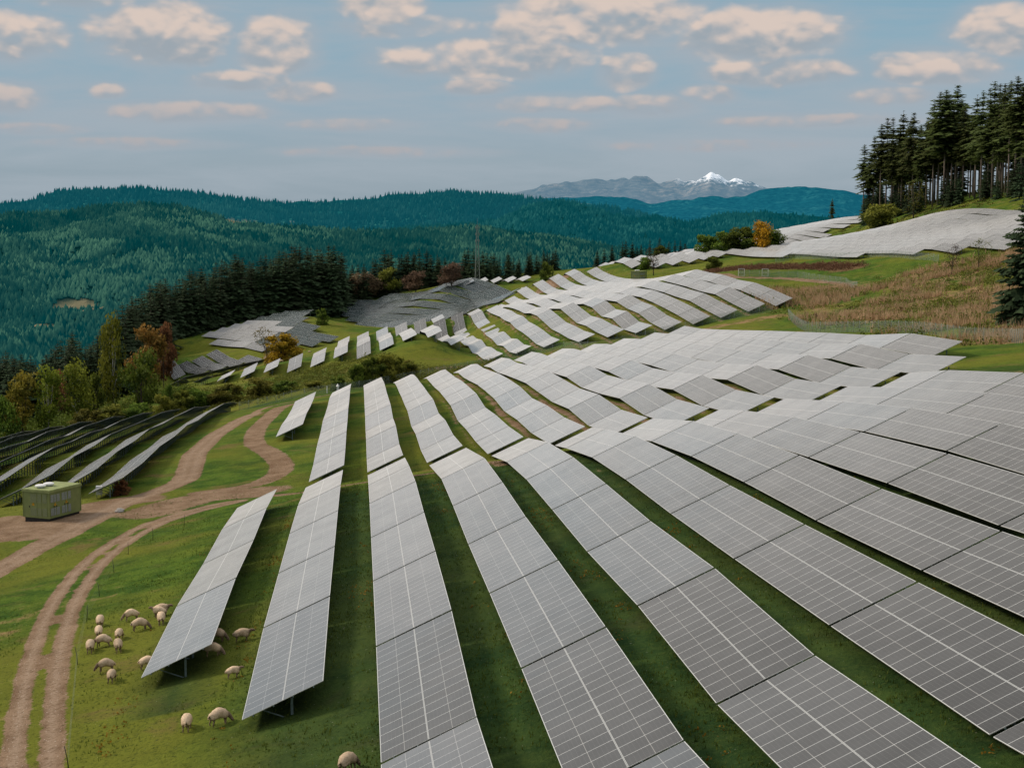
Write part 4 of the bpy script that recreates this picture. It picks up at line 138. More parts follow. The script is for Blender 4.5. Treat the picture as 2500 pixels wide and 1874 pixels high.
# ------------------------------------------------------------------ materials
class NT:
    def __init__(s,name):
        s.m=bpy.data.materials.new(name);s.m.use_nodes=True;s.t=s.m.node_tree;s.n=s.t.nodes;s.n.clear()
        s.out=s.n.new('ShaderNodeOutputMaterial')
    def add(s,ty,ins=None,**k):
        n=s.n.new(ty)
        for a,b in k.items():setattr(n,a,b)
        for a,b in (ins or {}).items():
            if hasattr(b,'is_output') or isinstance(b,bpy.types.NodeSocket): s.t.links.new(b,n.inputs[a])
            else: n.inputs[a].default_value=b
        return n
    def math(s,op,a,b=0.0,c=None,clamp=False):
        n=s.n.new('ShaderNodeMath');n.operation=op;n.use_clamp=clamp
        for i,v in enumerate((a,b) if c is None else (a,b,c)):
            if isinstance(v,bpy.types.NodeSocket):s.t.links.new(v,n.inputs[i])
            else:n.inputs[i].default_value=v
        return n.outputs[0]
    def mix(s,f,a,b,bt='MIX'):
        n=s.n.new('ShaderNodeMix');n.data_type='RGBA';n.blend_type=bt
        for i,v in ((0,f),(6,a),(7,b)):
            if isinstance(v,bpy.types.NodeSocket):s.t.links.new(v,n.inputs[i])
            else:n.inputs[i].default_value=(tuple(v)+(1,))[:4] if hasattr(v,'__len__') else v
        return n.outputs[2]
    def noise(s,scale,detail=4,rough=.55,vec=None,dist=0.0):
        n=s.n.new('ShaderNodeTexNoise');n.inputs['Scale'].default_value=scale;n.inputs['Detail'].default_value=detail;n.inputs['Roughness'].default_value=rough;n.inputs['Distortion'].default_value=dist
        if vec is not None:s.t.links.new(vec,n.inputs['Vector'])
        return n.outputs[0]
    def smooth(s,v,a,b,lo=0.0,hi=1.0):
        n=s.n.new('ShaderNodeMapRange');n.interpolation_type='SMOOTHSTEP'
        s.t.links.new(v,n.inputs[0]);n.inputs[1].default_value=a;n.inputs[2].default_value=b;n.inputs[3].default_value=lo;n.inputs[4].default_value=hi
        return n.outputs[0]
    def obj(s): return s.add('ShaderNodeTexCoord').outputs['Object']
    def pos(s): return s.add('ShaderNodeNewGeometry').outputs['Position']
    def attr(s,n,o='Fac'): return s.add('ShaderNodeAttribute',attribute_name=n).outputs[o]
    def bsdf(s,col,rough=.8,spec=.3,metal=0.0,bump=None,bs=.3,bd=.05,emis=None,trans=None):
        b=s.n.new('ShaderNodeBsdfPrincipled')
        def st(i,v):
            if isinstance(v,bpy.types.NodeSocket):s.t.links.new(v,b.inputs[i])
            else:b.inputs[i].default_value=(tuple(v)+(1,))[:4] if hasattr(v,'__len__') else v
        st('Base Color',col);st('Roughness',rough);st('Specular IOR Level',spec);st('Metallic',metal)
        if bump is not None:
            q=s.add('ShaderNodeBump',{'Height':bump,'Strength':bs,'Distance':bd});s.t.links.new(q.outputs[0],b.inputs['Normal'])
        if emis is not None:
            st('Emission Color',emis[:3]);b.inputs['Emission Strength'].default_value=emis[3]
        s.b=b
        return b.outputs[0]
    def done(s,sh):
        s.t.links.new(sh,s.out.inputs[0]);return s.m
def plain(name,col,rough=.6,metal=0.0,var=.12,scale=6.0,spec=.35):
    t=NT(name);n=t.noise(scale,5,.6,t.obj())
    c=t.mix(t.smooth(n,.3,.7),[q*(1-var) for q in col],[min(1,q*(1+var)) for q in col])
    return t.done(t.bsdf(c,rough,spec,metal))
M_post=plain('galvanised_steel',(.16,.21,.215),.5,.3,.2,3)
M_fpost=plain('fence_steel',(.20,.235,.225),.6,.1,.15,2)
M_under=plain('panel_back',(.05,.055,.06),.7)
M_alu=plain('aluminium_frame',(.55,.53,.5),.45,.2)
M_green=plain('green_station_paint',(.20,.24,.085),.5,0,.1,1.5)
M_green2=plain('green_station_roof',(.25,.29,.11),.55,0,.15,1.2)
M_louv=plain('grey_louvre',(.33,.36,.36),.5)
M_louv2=plain('green_louvre',(.22,.25,.14),.5)
M_mast=plain('dull_mast_steel',(.20,.225,.22),.6,.1)
M_dark=plain('dark_fitting',(.02,.02,.02),.5)
M_white=plain('white_paint',(.75,.75,.76),.5)
M_yel=plain('warning_yellow',(.75,.38,.01),.5)
M_teal=plain('teal_plastic',(.01,.28,.22),.5)
M_wood=plain('grey_wood',(.14,.12,.1),.9,0,.3,20)
M_conc=plain('concrete',(.3,.28,.26),.9,0,.2,4)
M_orange=plain('orange_plastic',(.7,.13,.03),.5)
# photovoltaic glass: module grid in metres from the UV map
def pv_mat(name='photovoltaic_glass',PVD=.85,SW=.015,PW=5.3,CB=(.020,.021,.023),SP=.5,JT=.010):
    t=NT(name);uv=t.add('ShaderNodeUVMap').outputs[0];s=t.add('ShaderNodeSeparateXYZ',{0:uv})
    u,v=s.outputs[0],s.outputs[1]
    def line(c,per,off,w):   # 1 on the line
        a=t.math('ADD',c,-off+per*50);a=t.math('MODULO',a,per);a=t.math('MINIMUM',a,t.math('SUBTRACT',per,a))
        return t.math('LESS_THAN',a,w)
    seam=t.math('MAXIMUM',line(u,1.125,0,SW),line(v,2.29,0,.030))
    gapv=line(v,4.58,2.29,.012)
    half=line(v,2.29,1.145,.010)
    cell=t.math('MAXIMUM',line(v,.19083,0,.0035),line(u,.1875,0,.003))
    ri=t.add('ShaderNodeObjectInfo').outputs['Random']
    n1=t.noise(.35,3,.6,t.pos());n2=t.noise(60,2,.5,t.obj())
    base=t.mix(t.smooth(n1,.3,.7),[q*.6 for q in CB],CB)
    base=t.mix(cell,base,(.10,.10,.10))
    base=t.mix(half,base,(.34,.34,.33))
    col=t.mix(seam,base,(.56,.585,.585));col=t.mix(gapv,col,(.03,.03,.03))
    rough=t.math('ADD',t.math('MULTIPLY',seam,.25),t.math('ADD',.15,t.math('MULTIPLY',ri,.05)))
    gl=t.bsdf(col,rough,SP);t.b.inputs['IOR'].default_value=1.7
    # each module sits a hair differently in its clamps
    md=t.add('ShaderNodeCombineXYZ',{0:t.math('FLOOR',t.math('DIVIDE',u,1.125)),1:t.math('FLOOR',t.math('DIVIDE',v,2.29)),2:t.math('MULTIPLY',ri,91.0)})
    wn=t.add('ShaderNodeTexWhiteNoise',{'Vector':md.outputs[0]},noise_dimensions='3D')
    jit=t.add('ShaderNodeVectorMath',{0:wn.outputs['Color'],1:(.5,.5,.5)},operation='SUBTRACT')
    jit=t.add('ShaderNodeVectorMath',{0:jit.outputs[0],'Scale':JT},operation='SCALE')
    nn=t.add('ShaderNodeVectorMath',{0:t.add('ShaderNodeNewGeometry').outputs['Normal'],1:jit.outputs[0]},operation='ADD')
    nn=t.add('ShaderNodeVectorMath',{0:nn.outputs[0]},operation='NORMALIZE')
    t.t.links.new(nn.outputs[0],t.b.inputs['Normal'])
    # a film of dust whose whiteness at grazing angles paints in missing sky reflection
    lw=t.add('ShaderNodeLayerWeight',{'Blend':.5}).outputs['Facing']
    f=t.math('POWER',lw,PW);f=t.math('MULTIPLY',f,PVD,clamp=True)
    f=t.math('MULTIPLY',f,t.smooth(n1,.2,.8,.85,1.1),clamp=True)
    dust_sheen=t.add('ShaderNodeBsdfDiffuse',{'Color':(.765,.765,.765,1),'Roughness':.6})
    return t.done(t.add('ShaderNodeMixShader',{0:f,1:gl,2:dust_sheen.outputs[0]}).outputs[0])
PVD=1.0
M_pv=pv_mat();M_pvD=pv_mat('dim_sheen_panel_glass',.30,.022,7.0,JT=.004);M_pvG=pv_mat('dark_panel_glass',.04,.036,6.0,(.012,.034,.036),.12,.002);M_pvF=pv_mat('strong_sheen_panel_glass',1.1,.03,4.0,JT=.004)
# ground
def ground_mat():
    t=NT('meadow_ground');P=t.pos()
    dirt=t.attr('dirt');dry=t.attr('dry');shade=t.attr('shade');brack=t.attr('bracken');rut=t.attr('rut')
    nb=t.noise(.035,5,.6,P);nm=t.noise(.35,5,.65,P);nf=t.noise(4.0,4,.7,P);nff=t.noise(14.0,3,.7,P)
    g=t.mix(t.smooth(nm,.35,.68),(.033,.080,.010),(.088,.150,.017))
    g=t.mix(t.smooth(nb,.38,.60),g,t.mix(.6,g,(.19,.18,.025)))
    nq=t.noise(.11,4,.65,P,.4);g=t.mix(t.smooth(nq,.56,.70,0,.75),g,(.17,.12,.045));g=t.mix(t.smooth(nq,.40,.28,0,.7),g,(.03,.062,.012))
    g=t.mix(t.smooth(nf,.52,.78),g,(.16,.18,.025))
    g=t.mix(t.smooth(nf,.5,.25),g,(.020,.036,.008))
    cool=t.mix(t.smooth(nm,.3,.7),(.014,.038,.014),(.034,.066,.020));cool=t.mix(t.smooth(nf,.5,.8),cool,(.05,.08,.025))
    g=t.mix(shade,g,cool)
    fl=t.smooth(t.noise(9.0,1,.3,P),.78,.80);g=t.mix(t.math('MULTIPLY',fl,.6),g,(.5,.5,.4))
    dr=t.mix(t.smooth(nf,.3,.7),(.16,.105,.04),(.36,.24,.13));dr=t.mix(t.smooth(nm,.55,.4),dr,(.07,.075,.02))
    dm=t.smooth(t.math('ADD',dry,t.math('MULTIPLY',t.math('SUBTRACT',nm,.5),1.3)),.38,.66)
    g=t.mix(dm,g,dr)
    br=t.mix(t.smooth(nf,.35,.65),(.07,.045,.02),(.22,.14,.07))
    bm=t.smooth(t.math('ADD',brack,t.math('MULTIPLY',t.math('SUBTRACT',nf,.5),1.0)),.4,.6);g=t.mix(bm,g,br)
    so=t.mix(t.smooth(nm,.35,.65),(.155,.097,.056),(.265,.182,.118));so=t.mix(t.smooth(nff,.5,.72),so,(.42,.30,.21));so=t.mix(t.smooth(nf,.48,.3),so,(.12,.072,.042))
    so=t.mix(t.math('MULTIPLY',rut,t.smooth(nf,.3,.6)),so,(.335,.25,.18));vs=t.add('ShaderNodeTexVoronoi',{'Scale':3.0,'Vector':P}).outputs['Distance'];so=t.mix(t.smooth(vs,.16,.10),so,(.48,.42,.36))
    sm=t.smooth(t.math('ADD',dirt,t.math('ADD',t.math('MULTIPLY',t.math('SUBTRACT',nf,.5),.9),t.math('MULTIPLY',t.math('SUBTRACT',nm,.5),.7))),.42,.60)
    g=t.mix(sm,g,so)
    bump=t.math('ADD',t.math('MULTIPLY',nf,.8),t.math('MULTIPLY',nff,.35))
    return t.done(t.bsdf(g,.95,.05,bump=bump,bs=.8,bd=.25))
M_ground=ground_mat()
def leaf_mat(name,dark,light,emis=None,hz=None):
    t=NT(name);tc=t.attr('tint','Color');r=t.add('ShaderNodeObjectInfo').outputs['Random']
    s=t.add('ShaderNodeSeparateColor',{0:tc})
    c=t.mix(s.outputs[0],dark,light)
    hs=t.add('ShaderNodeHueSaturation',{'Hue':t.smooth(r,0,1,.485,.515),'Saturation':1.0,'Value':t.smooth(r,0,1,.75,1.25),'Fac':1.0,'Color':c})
    sh=t.bsdf(hs.outputs[0],.75,.15)
    tr=t.add('ShaderNodeBsdfTranslucent',{'Color':hs.outputs[0]})
    return t.done(t.add('ShaderNodeMixShader',{0:.25,1:sh,2:tr.outputs[0]}).outputs[0])
LM={'spruce':leaf_mat('spruce_needles',(.013,.026,.014),(.060,.095,.040)),
'pine':leaf_mat('pine_needles',(.018,.032,.010),(.11,.135,.035)),
'green':leaf_mat('green_leaves',(.03,.06,.01),(.17,.225,.03)),
'birch':leaf_mat('birch_leaves',(.06,.09,.01),(.27,.29,.035)),
'orange':leaf_mat('orange_leaves',(.07,.075,.01),(.34,.27,.04)),
'red':leaf_mat('red_orange_leaves',(.09,.07,.015),(.36,.20,.05)),
'crimson':leaf_mat('crimson_leaves',(.09,.045,.025),(.30,.13,.06)),
'rust':leaf_mat('rust_leaves',(.10,.065,.008),(.42,.24,.02)),
'brown':leaf_mat('brown_leaves',(.10,.072,.048),(.30,.205,.125)),
'olive':leaf_mat('olive_leaves',(.05,.062,.01),(.26,.25,.04)),
'yellow':leaf_mat('yellow_leaves',(.35,.20,.01),(.75,.45,.03)),
'bare':leaf_mat('sparse_dark_leaves',(.03,.02,.016),(.09,.06,.04)),
'drygrass':leaf_mat('dry_grass',(.34,.23,.10),(.78,.57,.36)),
'brush':leaf_mat('brush_leaves',(.04,.055,.01),(.20,.20,.035)),
'bracken':leaf_mat('bracken',(.07,.035,.018),(.26,.15,.08)),
'grass':leaf_mat('grass_blades',(.035,.075,.012),(.20,.25,.035))}
M_bark=plain('spruce_bark',(.07,.055,.045),.95,0,.4,8)
M_bark2=plain('pine_bark',(.20,.16,.135),.95,0,.35,6)
M_birchbark=plain('birch_bark',(.45,.43,.40),.9,0,.4,10)
# ------------------------------------------------------------------ ground sheet
def seg_dist(px,py,pts):
    best=np.full(px.shape,1e9)
    for (ax,ay),(bx,by) in zip(pts,pts[1:]):
        dx,dy=bx-ax,by-ay;L=dx*dx+dy*dy+1e-9
        t=np.clip(((px-ax)*dx+(py-ay)*dy)/L,0,1)
        d=np.hypot(px-ax-t*dx,py-ay-t*dy);best=np.minimum(best,d)
    return best
def spline(pts,n=6):
    P=[np.array(p,float) for p in pts];o=[]
    for i in range(len(P)-1):
        a=P[max(i-1,0)];b=P[i];c=P[i+1];d=P[min(i+2,len(P)-1)]
        for k in range(n):
            t=k/n;o.append(tuple(.5*((2*b)+(c-a)*t+(2*a-5*b+4*c-d)*t*t+(3*b-3*c+d-a)*t**3)))
    o.append(tuple(P[-1]));return o
FE=FEAT
na,nd=760,900
ang=np.linspace(rad(-34),rad(34),na);dist=38*(2600/38.)**np.linspace(0,1,nd)
AA,DD=np.meshgrid(ang,dist)
GXX=DD*np.sin(AA+YAW)/np.cos(AA);GYY=DD*np.cos(AA+YAW)/np.cos(AA)
X_=GXX.ravel();Y_=GYY.ravel()
Zt=terr(X_,Y_)
dirt=np.zeros_like(X_);dry=np.zeros_like(X_);shade=np.zeros_like(X_);brk=np.zeros_like(X_);rut=np.zeros_like(X_)
def stroke(arr,pts,w,val=1.0,soft=.6,sel=None):
    pts=spline(pts);d=seg_dist(X_,Y_,pts);v=val*np.clip((w+soft-d)/(2*soft),0,1);np.maximum(arr,v,out=arr);return d
def hole(arr,pts,w,soft=.35,val=.9,noise=6.,thr=.42):
    d=seg_dist(X_,Y_,spline(pts));m=np.clip((w+soft-d)/(2*soft),0,1)*np.clip((fbm(X_,Y_,noise,3,5)-thr)*8,0,1);arr*=1-val*m
d1_=stroke(dirt,FE['track1'],1.75,1,.45);hole(dirt,FE['track1'][:9],.40,.4,.85,4.,.36)
for o in(-.95,.95):
    rut=np.maximum(rut,np.clip(1-np.abs(d1_-.95)/.5,0,1))
d2_=stroke(dirt,FE['track2'],1.9,1,.5);rut=np.maximum(rut,np.clip(1-np.abs(d2_-.7)/1.,0,1)*.8)
stroke(dirt,FE['track3'],1.7,1,.6);stroke(dirt,FE['track4'],1.1,.95,.7);stroke(dirt,FE['junction'],4.2,.95,2.0)
stroke(dirt,FE['pad'],4.0,1,1.5);stroke(dirt,FE['pad2'],3.2,1,1.2);stroke(dirt,FE['rtrack'],1.9,1,.6);stroke(dirt,FE['dirtC'],5,1,2.)
stroke(dirt,[(-3,357),(-12,352),(-20,340),(-21,308)],1.2,.7,.8)
stroke(dirt,[(-50,650),(-38,640),(-30,615),(-34,590)],4,.75,3.)
stroke(dirt,[(95,690),(85,660),(78,640)],6,.9,4.)
# reddish soil along the drip line under the panel rows
rr=(X_+20.075)/6.932;fr=(rr-np.round(rr))*6.932
soil=np.clip(1-np.abs(fr-.0)/1.3,0,1)
inA=((Y_>50)&(Y_<349)&(rr>2.6)&(rr<13.4))
soilA=soil*inA*np.clip((X_-4)/15,0,1)*(.35+.75*fbm(X_,Y_,9,3,3))*np.clip((Y_-70)/140,.25,1)
rc=(X_+20.075)/6.932+.25;frc=(rc-np.round(rc))*6.932
soilC=np.clip(1-np.abs(frc)/1.4,0,1)*((Y_>372)&(Y_<690)&(X_>31)&(X_<110))*(.5+.5*fbm(X_,Y_,12,3,3))
dirt=np.maximum(dirt,np.maximum(soilA*.95,soilC*.85))
inR=((Y_<349)&(Y_>45)&(X_>-7)&(X_<74))
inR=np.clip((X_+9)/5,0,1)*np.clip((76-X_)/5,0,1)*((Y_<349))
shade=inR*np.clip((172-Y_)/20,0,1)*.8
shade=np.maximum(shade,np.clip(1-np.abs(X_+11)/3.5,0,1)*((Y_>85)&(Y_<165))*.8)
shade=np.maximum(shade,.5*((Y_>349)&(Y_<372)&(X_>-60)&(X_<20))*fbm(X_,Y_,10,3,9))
# dry hillside to the right, rough bank behind, bracken band
hs=np.clip((X_-(78+.10*(Y_-200)))/14,0,1)*np.clip((Y_-196-.25*np.maximum(X_-95,0))/14,0,1)*np.clip((470-Y_)/50,0,1)
dry=np.maximum(dry,hs*(.08+.78*fbm(X_,Y_,20,3,8)))
dry=np.maximum(dry,.62*np.exp(-((Y_-352-.0*X_)/9)**2)*((X_>60)&(X_<100)))
dry=np.maximum(dry,.5*fbm(X_,Y_,16,3,2)*((Y_>366)&(Y_<455)&(X_<30)&(X_>-120)))
dry=np.maximum(dry,.45*fbm(X_,Y_,14,3,4)*((X_<-20)&(Y_>45)&(Y_<170)))
dry=np.maximum(dry,.44*((Y_>560)&(Y_<700)&(X_<-30)&(X_>-110))*fbm(X_,Y_,20,3,6)*1.3)
dry=np.maximum(dry,.5*((X_>185)&(Y_>500)&(Y_<800))*fbm(X_,Y_,20,3,6)*1.2)
bl=[(126,560),(133,540),(140,520),(143,500),(147,480),(150,462)]
stroke(brk,bl,5.5,1.,2.5)
Vt=np.stack([X_,Y_,Zt+(fbm(X_,Y_,3.0,3,1)-.5)*.12],1)
idx=np.arange(na*nd).reshape(nd,na)
Fq=np.stack([idx[:-1,:-1].ravel(),idx[:-1,1:].ravel(),idx[1:,1:].ravel(),idx[1:,:-1].ravel()],1)
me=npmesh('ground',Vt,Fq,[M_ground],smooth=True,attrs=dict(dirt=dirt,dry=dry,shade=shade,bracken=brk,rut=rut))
tag(new('ground',me),'rolling green meadow hillside with dirt tracks and dry patches',None,None,'structure')
# ------------------------------------------------------------------ solar rows
WT=4.58;MODW=1.125
def table_mesh(n,pm=None):
    L=n*MODW;me_name='panel_table'
    V=[];Fc=[];UV=[];mi=[]
    def quad(p,m,uv=None):
        i=len(V);V.extend(p);Fc.append((i,i+1,i+2,i+3));mi.append(m);UV.extend(uv or [(0,0)]*4)
    # local: x along row, y across the slope (up), z normal
    quad([(0,0,0),(L,0,0),(L,WT,0),(0,WT,0)],0,[(0,0),(L,0),(L,WT),(0,WT)])
    h=-.035
    quad([(0,0,h),(0,WT,h),(L,WT,h),(L,0,h)],1)
    quad([(0,0,h),(L,0,h),(L,0,0),(0,0,0)],2);quad([(L,WT,h),(0,WT,h),(0,WT,0),(L,WT,0)],2)
    quad([(0,WT,h),(0,0,h),(0,0,0),(0,WT,0)],2);quad([(L,0,h),(L,WT,h),(L,WT,0),(L,0,0)],2)
    return npmesh(me_name,V,Fc,[pm or M_pv,M_under,M_alu],mi=mi,uv=UV)
def rack_mesh(n):
    L=n*MODW;b=MB()
    for y in(.6,1.75,2.85,4.0): b.box((L/2,y,-.075),(L+.09,.05,.075))
    k=max(2,int(round(L/3.6)))
    for i in range(k): b.box((.9+(L-1.8)*i/(k-1),WT/2,-.16),(.06,3.9,.09))
    return b.mesh('rack_frame',[M_post])
def post_mesh():
    b=MB() # world oriented, x across (up-slope side +), z up; origin under table middle at rafter
    b.box((.35,0,-1.6),(.13,.10,3.2))
    b.bar((.30,0,-1.15),(-1.15,0,-.62),.055)
    return b.mesh('support_post',[M_post])
TM={};RM={};PM=post_mesh()
ORD='first second third fourth fifth sixth seventh eighth ninth tenth eleventh twelfth thirteenth fourteenth fifteenth sixteenth seventeenth eighteenth nineteenth twentieth twentyfirst twentysecond twentythird'.split()
def row_label(nm,seq):
    b=nm[0];k=seq[b].index(nm)
    if b=='C': left=nm in CL_;k=(CL_ if left else CR_).index(nm)
    else: left=False
    o=ORD[k]
    if left: return ('%s small curled solar row from the left on the grassy bank'%o,'small curled rows on the grassy bank')
    return {'A':('%s row of grey solar tables from the left in the foreground field'%o,'foreground rows of solar tables'),
    'B':('%s solar row from the left in the middle field beyond the crossing dirt path'%o,'middle field rows of solar tables'),
    'C':('%s full solar row from the left on the rise beyond the wire fence'%o,'rows of solar tables on the rise beyond the fence'),
    'D':('%s solar row leftward from the pale gravel track, shown from behind'%o,'lower left rows shown from behind'),
    'E':('%s short panel row from the left below the round rust-brown tree'%o,'short panel rows below the rust-brown tree'),
    'F':('%s panel row from the front on the small field before the spruces'%o,'panel rows before the dark spruces'),
    'G':('%s panel row from the front in the dark gridded field'%o,'rows of the dark gridded panel field'),
    'H':('%s small white table counted leftward on the crest above the dark gridded field'%o,'small tables on the crest'),
    'I':('%s panel row from the lower edge of the large pale upper right field'%o,'rows of the large pale upper right field'),
    'J':('%s panel row from the lower edge of the small field left of the pines'%o,'rows of the small field left of the pines'),
    'K':('%s panel row from the front behind the bare dark tree'%o,'rows behind the bare dark tree'),
    'S':('long thin solar row shown from behind below the short panel rows','lower left rows shown from behind')}[b]
BL='ABCDEFGHIJKS'
ROWS=[[BL[r[0]]+str(r[1])]+r[2:] for r in ROWS]
seq={}
for r in ROWS: seq.setdefault(r[0][0],[]).append(r[0])
seq['C']=sorted(seq['C'],key=lambda s:int(s[1:]))
CL_=[s for s in seq['C'] if int(s[1:])<=7];CR_=[s for s in seq['C'] if int(s[1:])>7]
seq['A']=sorted(seq['A'],key=lambda s:int(s[1:]));seq['B']=sorted(seq['B'],key=lambda s:int(s[1:]))
POSTN={'A':5,'B':3,'C':4,'D':9,'E':3,'F':3,'G':2,'H':3,'I':2,'J':2,'K':2,'S':6}
def build_row(r):
    nm,ox,oy,az,S,ZS=r
    a=rad(az);d=Vector((-math.sin(a),math.cos(a),0));cx=Vector((math.cos(a),math.sin(a),0))
    root=empty('solar_row',(ox,oy,tz(ox,oy)));lab,grp=row_label(nm,seq);tag(root,lab,'solar panels',grp)
    Ri=root.matrix_world.inverted() if False else Matrix.Translation(-Vector(root.location))
    nt=len(S)-1
    for i in range(nt):
        p=Vector((ox,oy,0))+d*S[i];p.z=ZS[i];q=Vector((ox,oy,0))+d*S[i+1];q.z=ZS[i+1]
        al=(q-p);Lg=al.length;al.normalize()
        n=max(3,int(round((Lg-.25)/MODW)));n=min(n,40)
        sl=(cx*math.cos(TILT)+Vector((0,0,math.sin(TILT))));nrm=sl.cross(al)*1.0
        nrm=(cx*math.cos(TILT)+Vector((0,0,math.sin(TILT)))).cross(al);nrm.normalize()
        if nrm.z<0:nrm=-nrm
        # local axes: x=along(al), y=across, z=normal ; keep right handed (x cross y = z)
        yv=nrm.cross(al).normalized()
        if yv.dot(cx)<0:
            yv=-yv
        # right-handed needs al x yv = nrm ; flip along if not
        if al.cross(yv).dot(nrm)<0: org=q;xv=-al
        else: org=p;xv=al
        gp_=.34 if Lg<25 else .26;fs=(Lg-gp_)/(n*MODW);Lm=Lg-gp_;slack=gp_/2;org=org+xv*slack
        if n not in RM: RM[n]=rack_mesh(n)
        pk=(M_pvG if (i<2 and nm!='F0') else M_pvF) if nm[0]=='F' else {'D':M_pvD,'S':M_pvD,'E':M_pvD,'G':M_pvG}.get(nm[0],M_pv)
        if (n,pk.name) not in TM: TM[(n,pk.name)]=table_mesh(n,pk)
        M=Matrix((xv*fs,yv*(1.2 if nm[0]=='G' else 1.0),nrm)).transposed().to_4x4();M.translation=org
        to=bpy.data.objects.new('panel_table',TM[(n,pk.name)]);link(to,root);to.matrix_local=Ri@M
        ro=bpy.data.objects.new('rack_frame',RM[n]);link(ro,to)
        np_=POSTN[nm[0]]
        for k in range(np_):
            t=.06+.88*(k/(np_-1) if np_>1 else .5)
            c=p.lerp(q,t)+sl*(WT*.5)-nrm*.19
            po=bpy.data.objects.new('support_post',PM);link(po,root);po.location=Ri@c;po.rotation_euler=(0,0,a)
for r in ROWS: build_row(r)
# ------------------------------------------------------------------ vegetation meshes
def leafcards(cen,size,nrm=None,tint=None,rng=nr,up=.3):
    n=len(cen);a=rng.normal(size=(n,3));a/=np.linalg.norm(a,axis=1)[:,None]
    b=rng.normal(size=(n,3));b-=a*(a*b).sum(1)[:,None];b/=np.linalg.norm(b,axis=1)[:,None]
    s=np.asarray(size).reshape(-1,1)
    P=np.stack([cen-a*s*.5,cen+b*s*.32,cen+a*s*.5,cen-b*s*.32],1).reshape(-1,3)
    t=np.repeat(tint if tint is not None else rng.random(n),4)
    return P,np.arange(n*4).reshape(-1,4),t
def crown_broad(seed,n=1500,lumps=9,shape=1.0,leaf=.05,sparse=0.0,low=.12):
    r=np.random.default_rng(seed)
    # unit tree: height 1, radius .5 about z .2..1
    cs=[]
    for i in range(lumps):
        t=r.random();h=low+.12+(1-low-.25)*(i+.5)/lumps
        wd=(math.sin(math.pi*min(1,max(0,(h-low)/(1-low)))**.8))**.6*.5*shape
        a=r.random()*6.28;q=wd*(.25+.5*r.random())
        cs.append((q*math.cos(a),q*math.sin(a),h,(.17+.11*r.random())*(.75+.5*wd)))
    P=[];T=[]
    m=n//lumps
    for x,y,z,rr in cs:
        v=r.normal(size=(m,3));v/=np.linalg.norm(v,axis=1)[:,None]
        k=rr*(1-.55*r.random(m)**2.2)
        w=.8+.35*np.sin(v[:,0]*5+x*9)*np.cos(v[:,1]*4+y*7)
        c=np.stack([x+v[:,0]*k*w,y+v[:,1]*k*w,z+v[:,2]*k*.8*w],1)
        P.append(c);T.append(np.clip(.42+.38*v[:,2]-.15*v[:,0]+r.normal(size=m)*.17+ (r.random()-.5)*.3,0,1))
    P=np.concatenate(P);T=np.concatenate(T)
    V,Fc,t=leafcards(P,leaf*(.6+.8*r.random(len(P))),tint=T,rng=r)
    return V,Fc,t,cs
def limbs(cs,seed,th=.018,mat=None,trunk_to=.7):
    r=random.Random(seed);b=MB()
    b.tube([(0,0,-.05),(.005,0,.15),(.012,.01,.4),(0,.015,trunk_to)],[th*1.3,th,th*.7,th*.25],7)
    for x,y,z,rr in cs:
        s=.12+.3*r.random();b.tube([(0,0,min(s,z*.6)),(x*.5,y*.5,(s+z)/2*.9),(x,y,z)],[th*.5,th*.32,th*.12],5)
    return b
def veg_mesh(name,V,Fc,t,mat):
    col=np.stack([t,t,t],1);return npmesh(name,V,Fc,[mat],col=col)
BC={}
for i in range(4):
    V,Fc,t,cs=crown_broad(100+i,2600,11,1.0,.055);BC['b%d'%i]=(V,Fc,t,cs)
for i in range(2):
    V,Fc,t,cs=crown_broad(200+i,2600,13,.62,.045,low=.05);BC['tall%d'%i]=(V,Fc,t,cs)
for i in range(2):
    V,Fc,t,cs=crown_broad(300+i,700,10,1.0,.035);BC['thin%d'%i]=(V,Fc,t,cs)
for i in range(2):
    V,Fc,t,cs=crown_broad(400+i,6000,16,1.15,.06,low=-.18);BC['round%d'%i]=(V,Fc,t,cs)
_vc={}
def vm(key,mk):
    if (key,mk) not in _vc:
        V,Fc,t,cs=BC[key];_vc[(key,mk)]=veg_mesh('crown',V,Fc,t,LM[mk])
    return _vc[(key,mk)]
_tk={}
def tk(key,m):
    if (key,m.name) not in _tk: _tk[(key,m.name)]=limbs(BC[key][3],hash(key)%99 if False else len(key)*7).mesh('trunk',[m],True)
    return _tk[(key,m.name)]
def broad(name,x,y,h,w,key,mk,label,cat='tree',group=None,bark=None):
    r=empty(name,(x,y,tz(x,y)-.05),rnd.random()*6.28);tag(r,label,cat,group)
    base=.5*BC_W[key]
    s=(w/2/base,w/2/base,h)
    new('crown',vm(key,mk),r,sc_=s);new('trunk',tk(key,bark or M_bark),r,sc_=(s[0]*.9,s[1]*.9,h))
    return r
BC_W={k:float(np.percentile(np.hypot(v[0][:,0],v[0][:,1]),97))*2 for k,v in BC.items()}
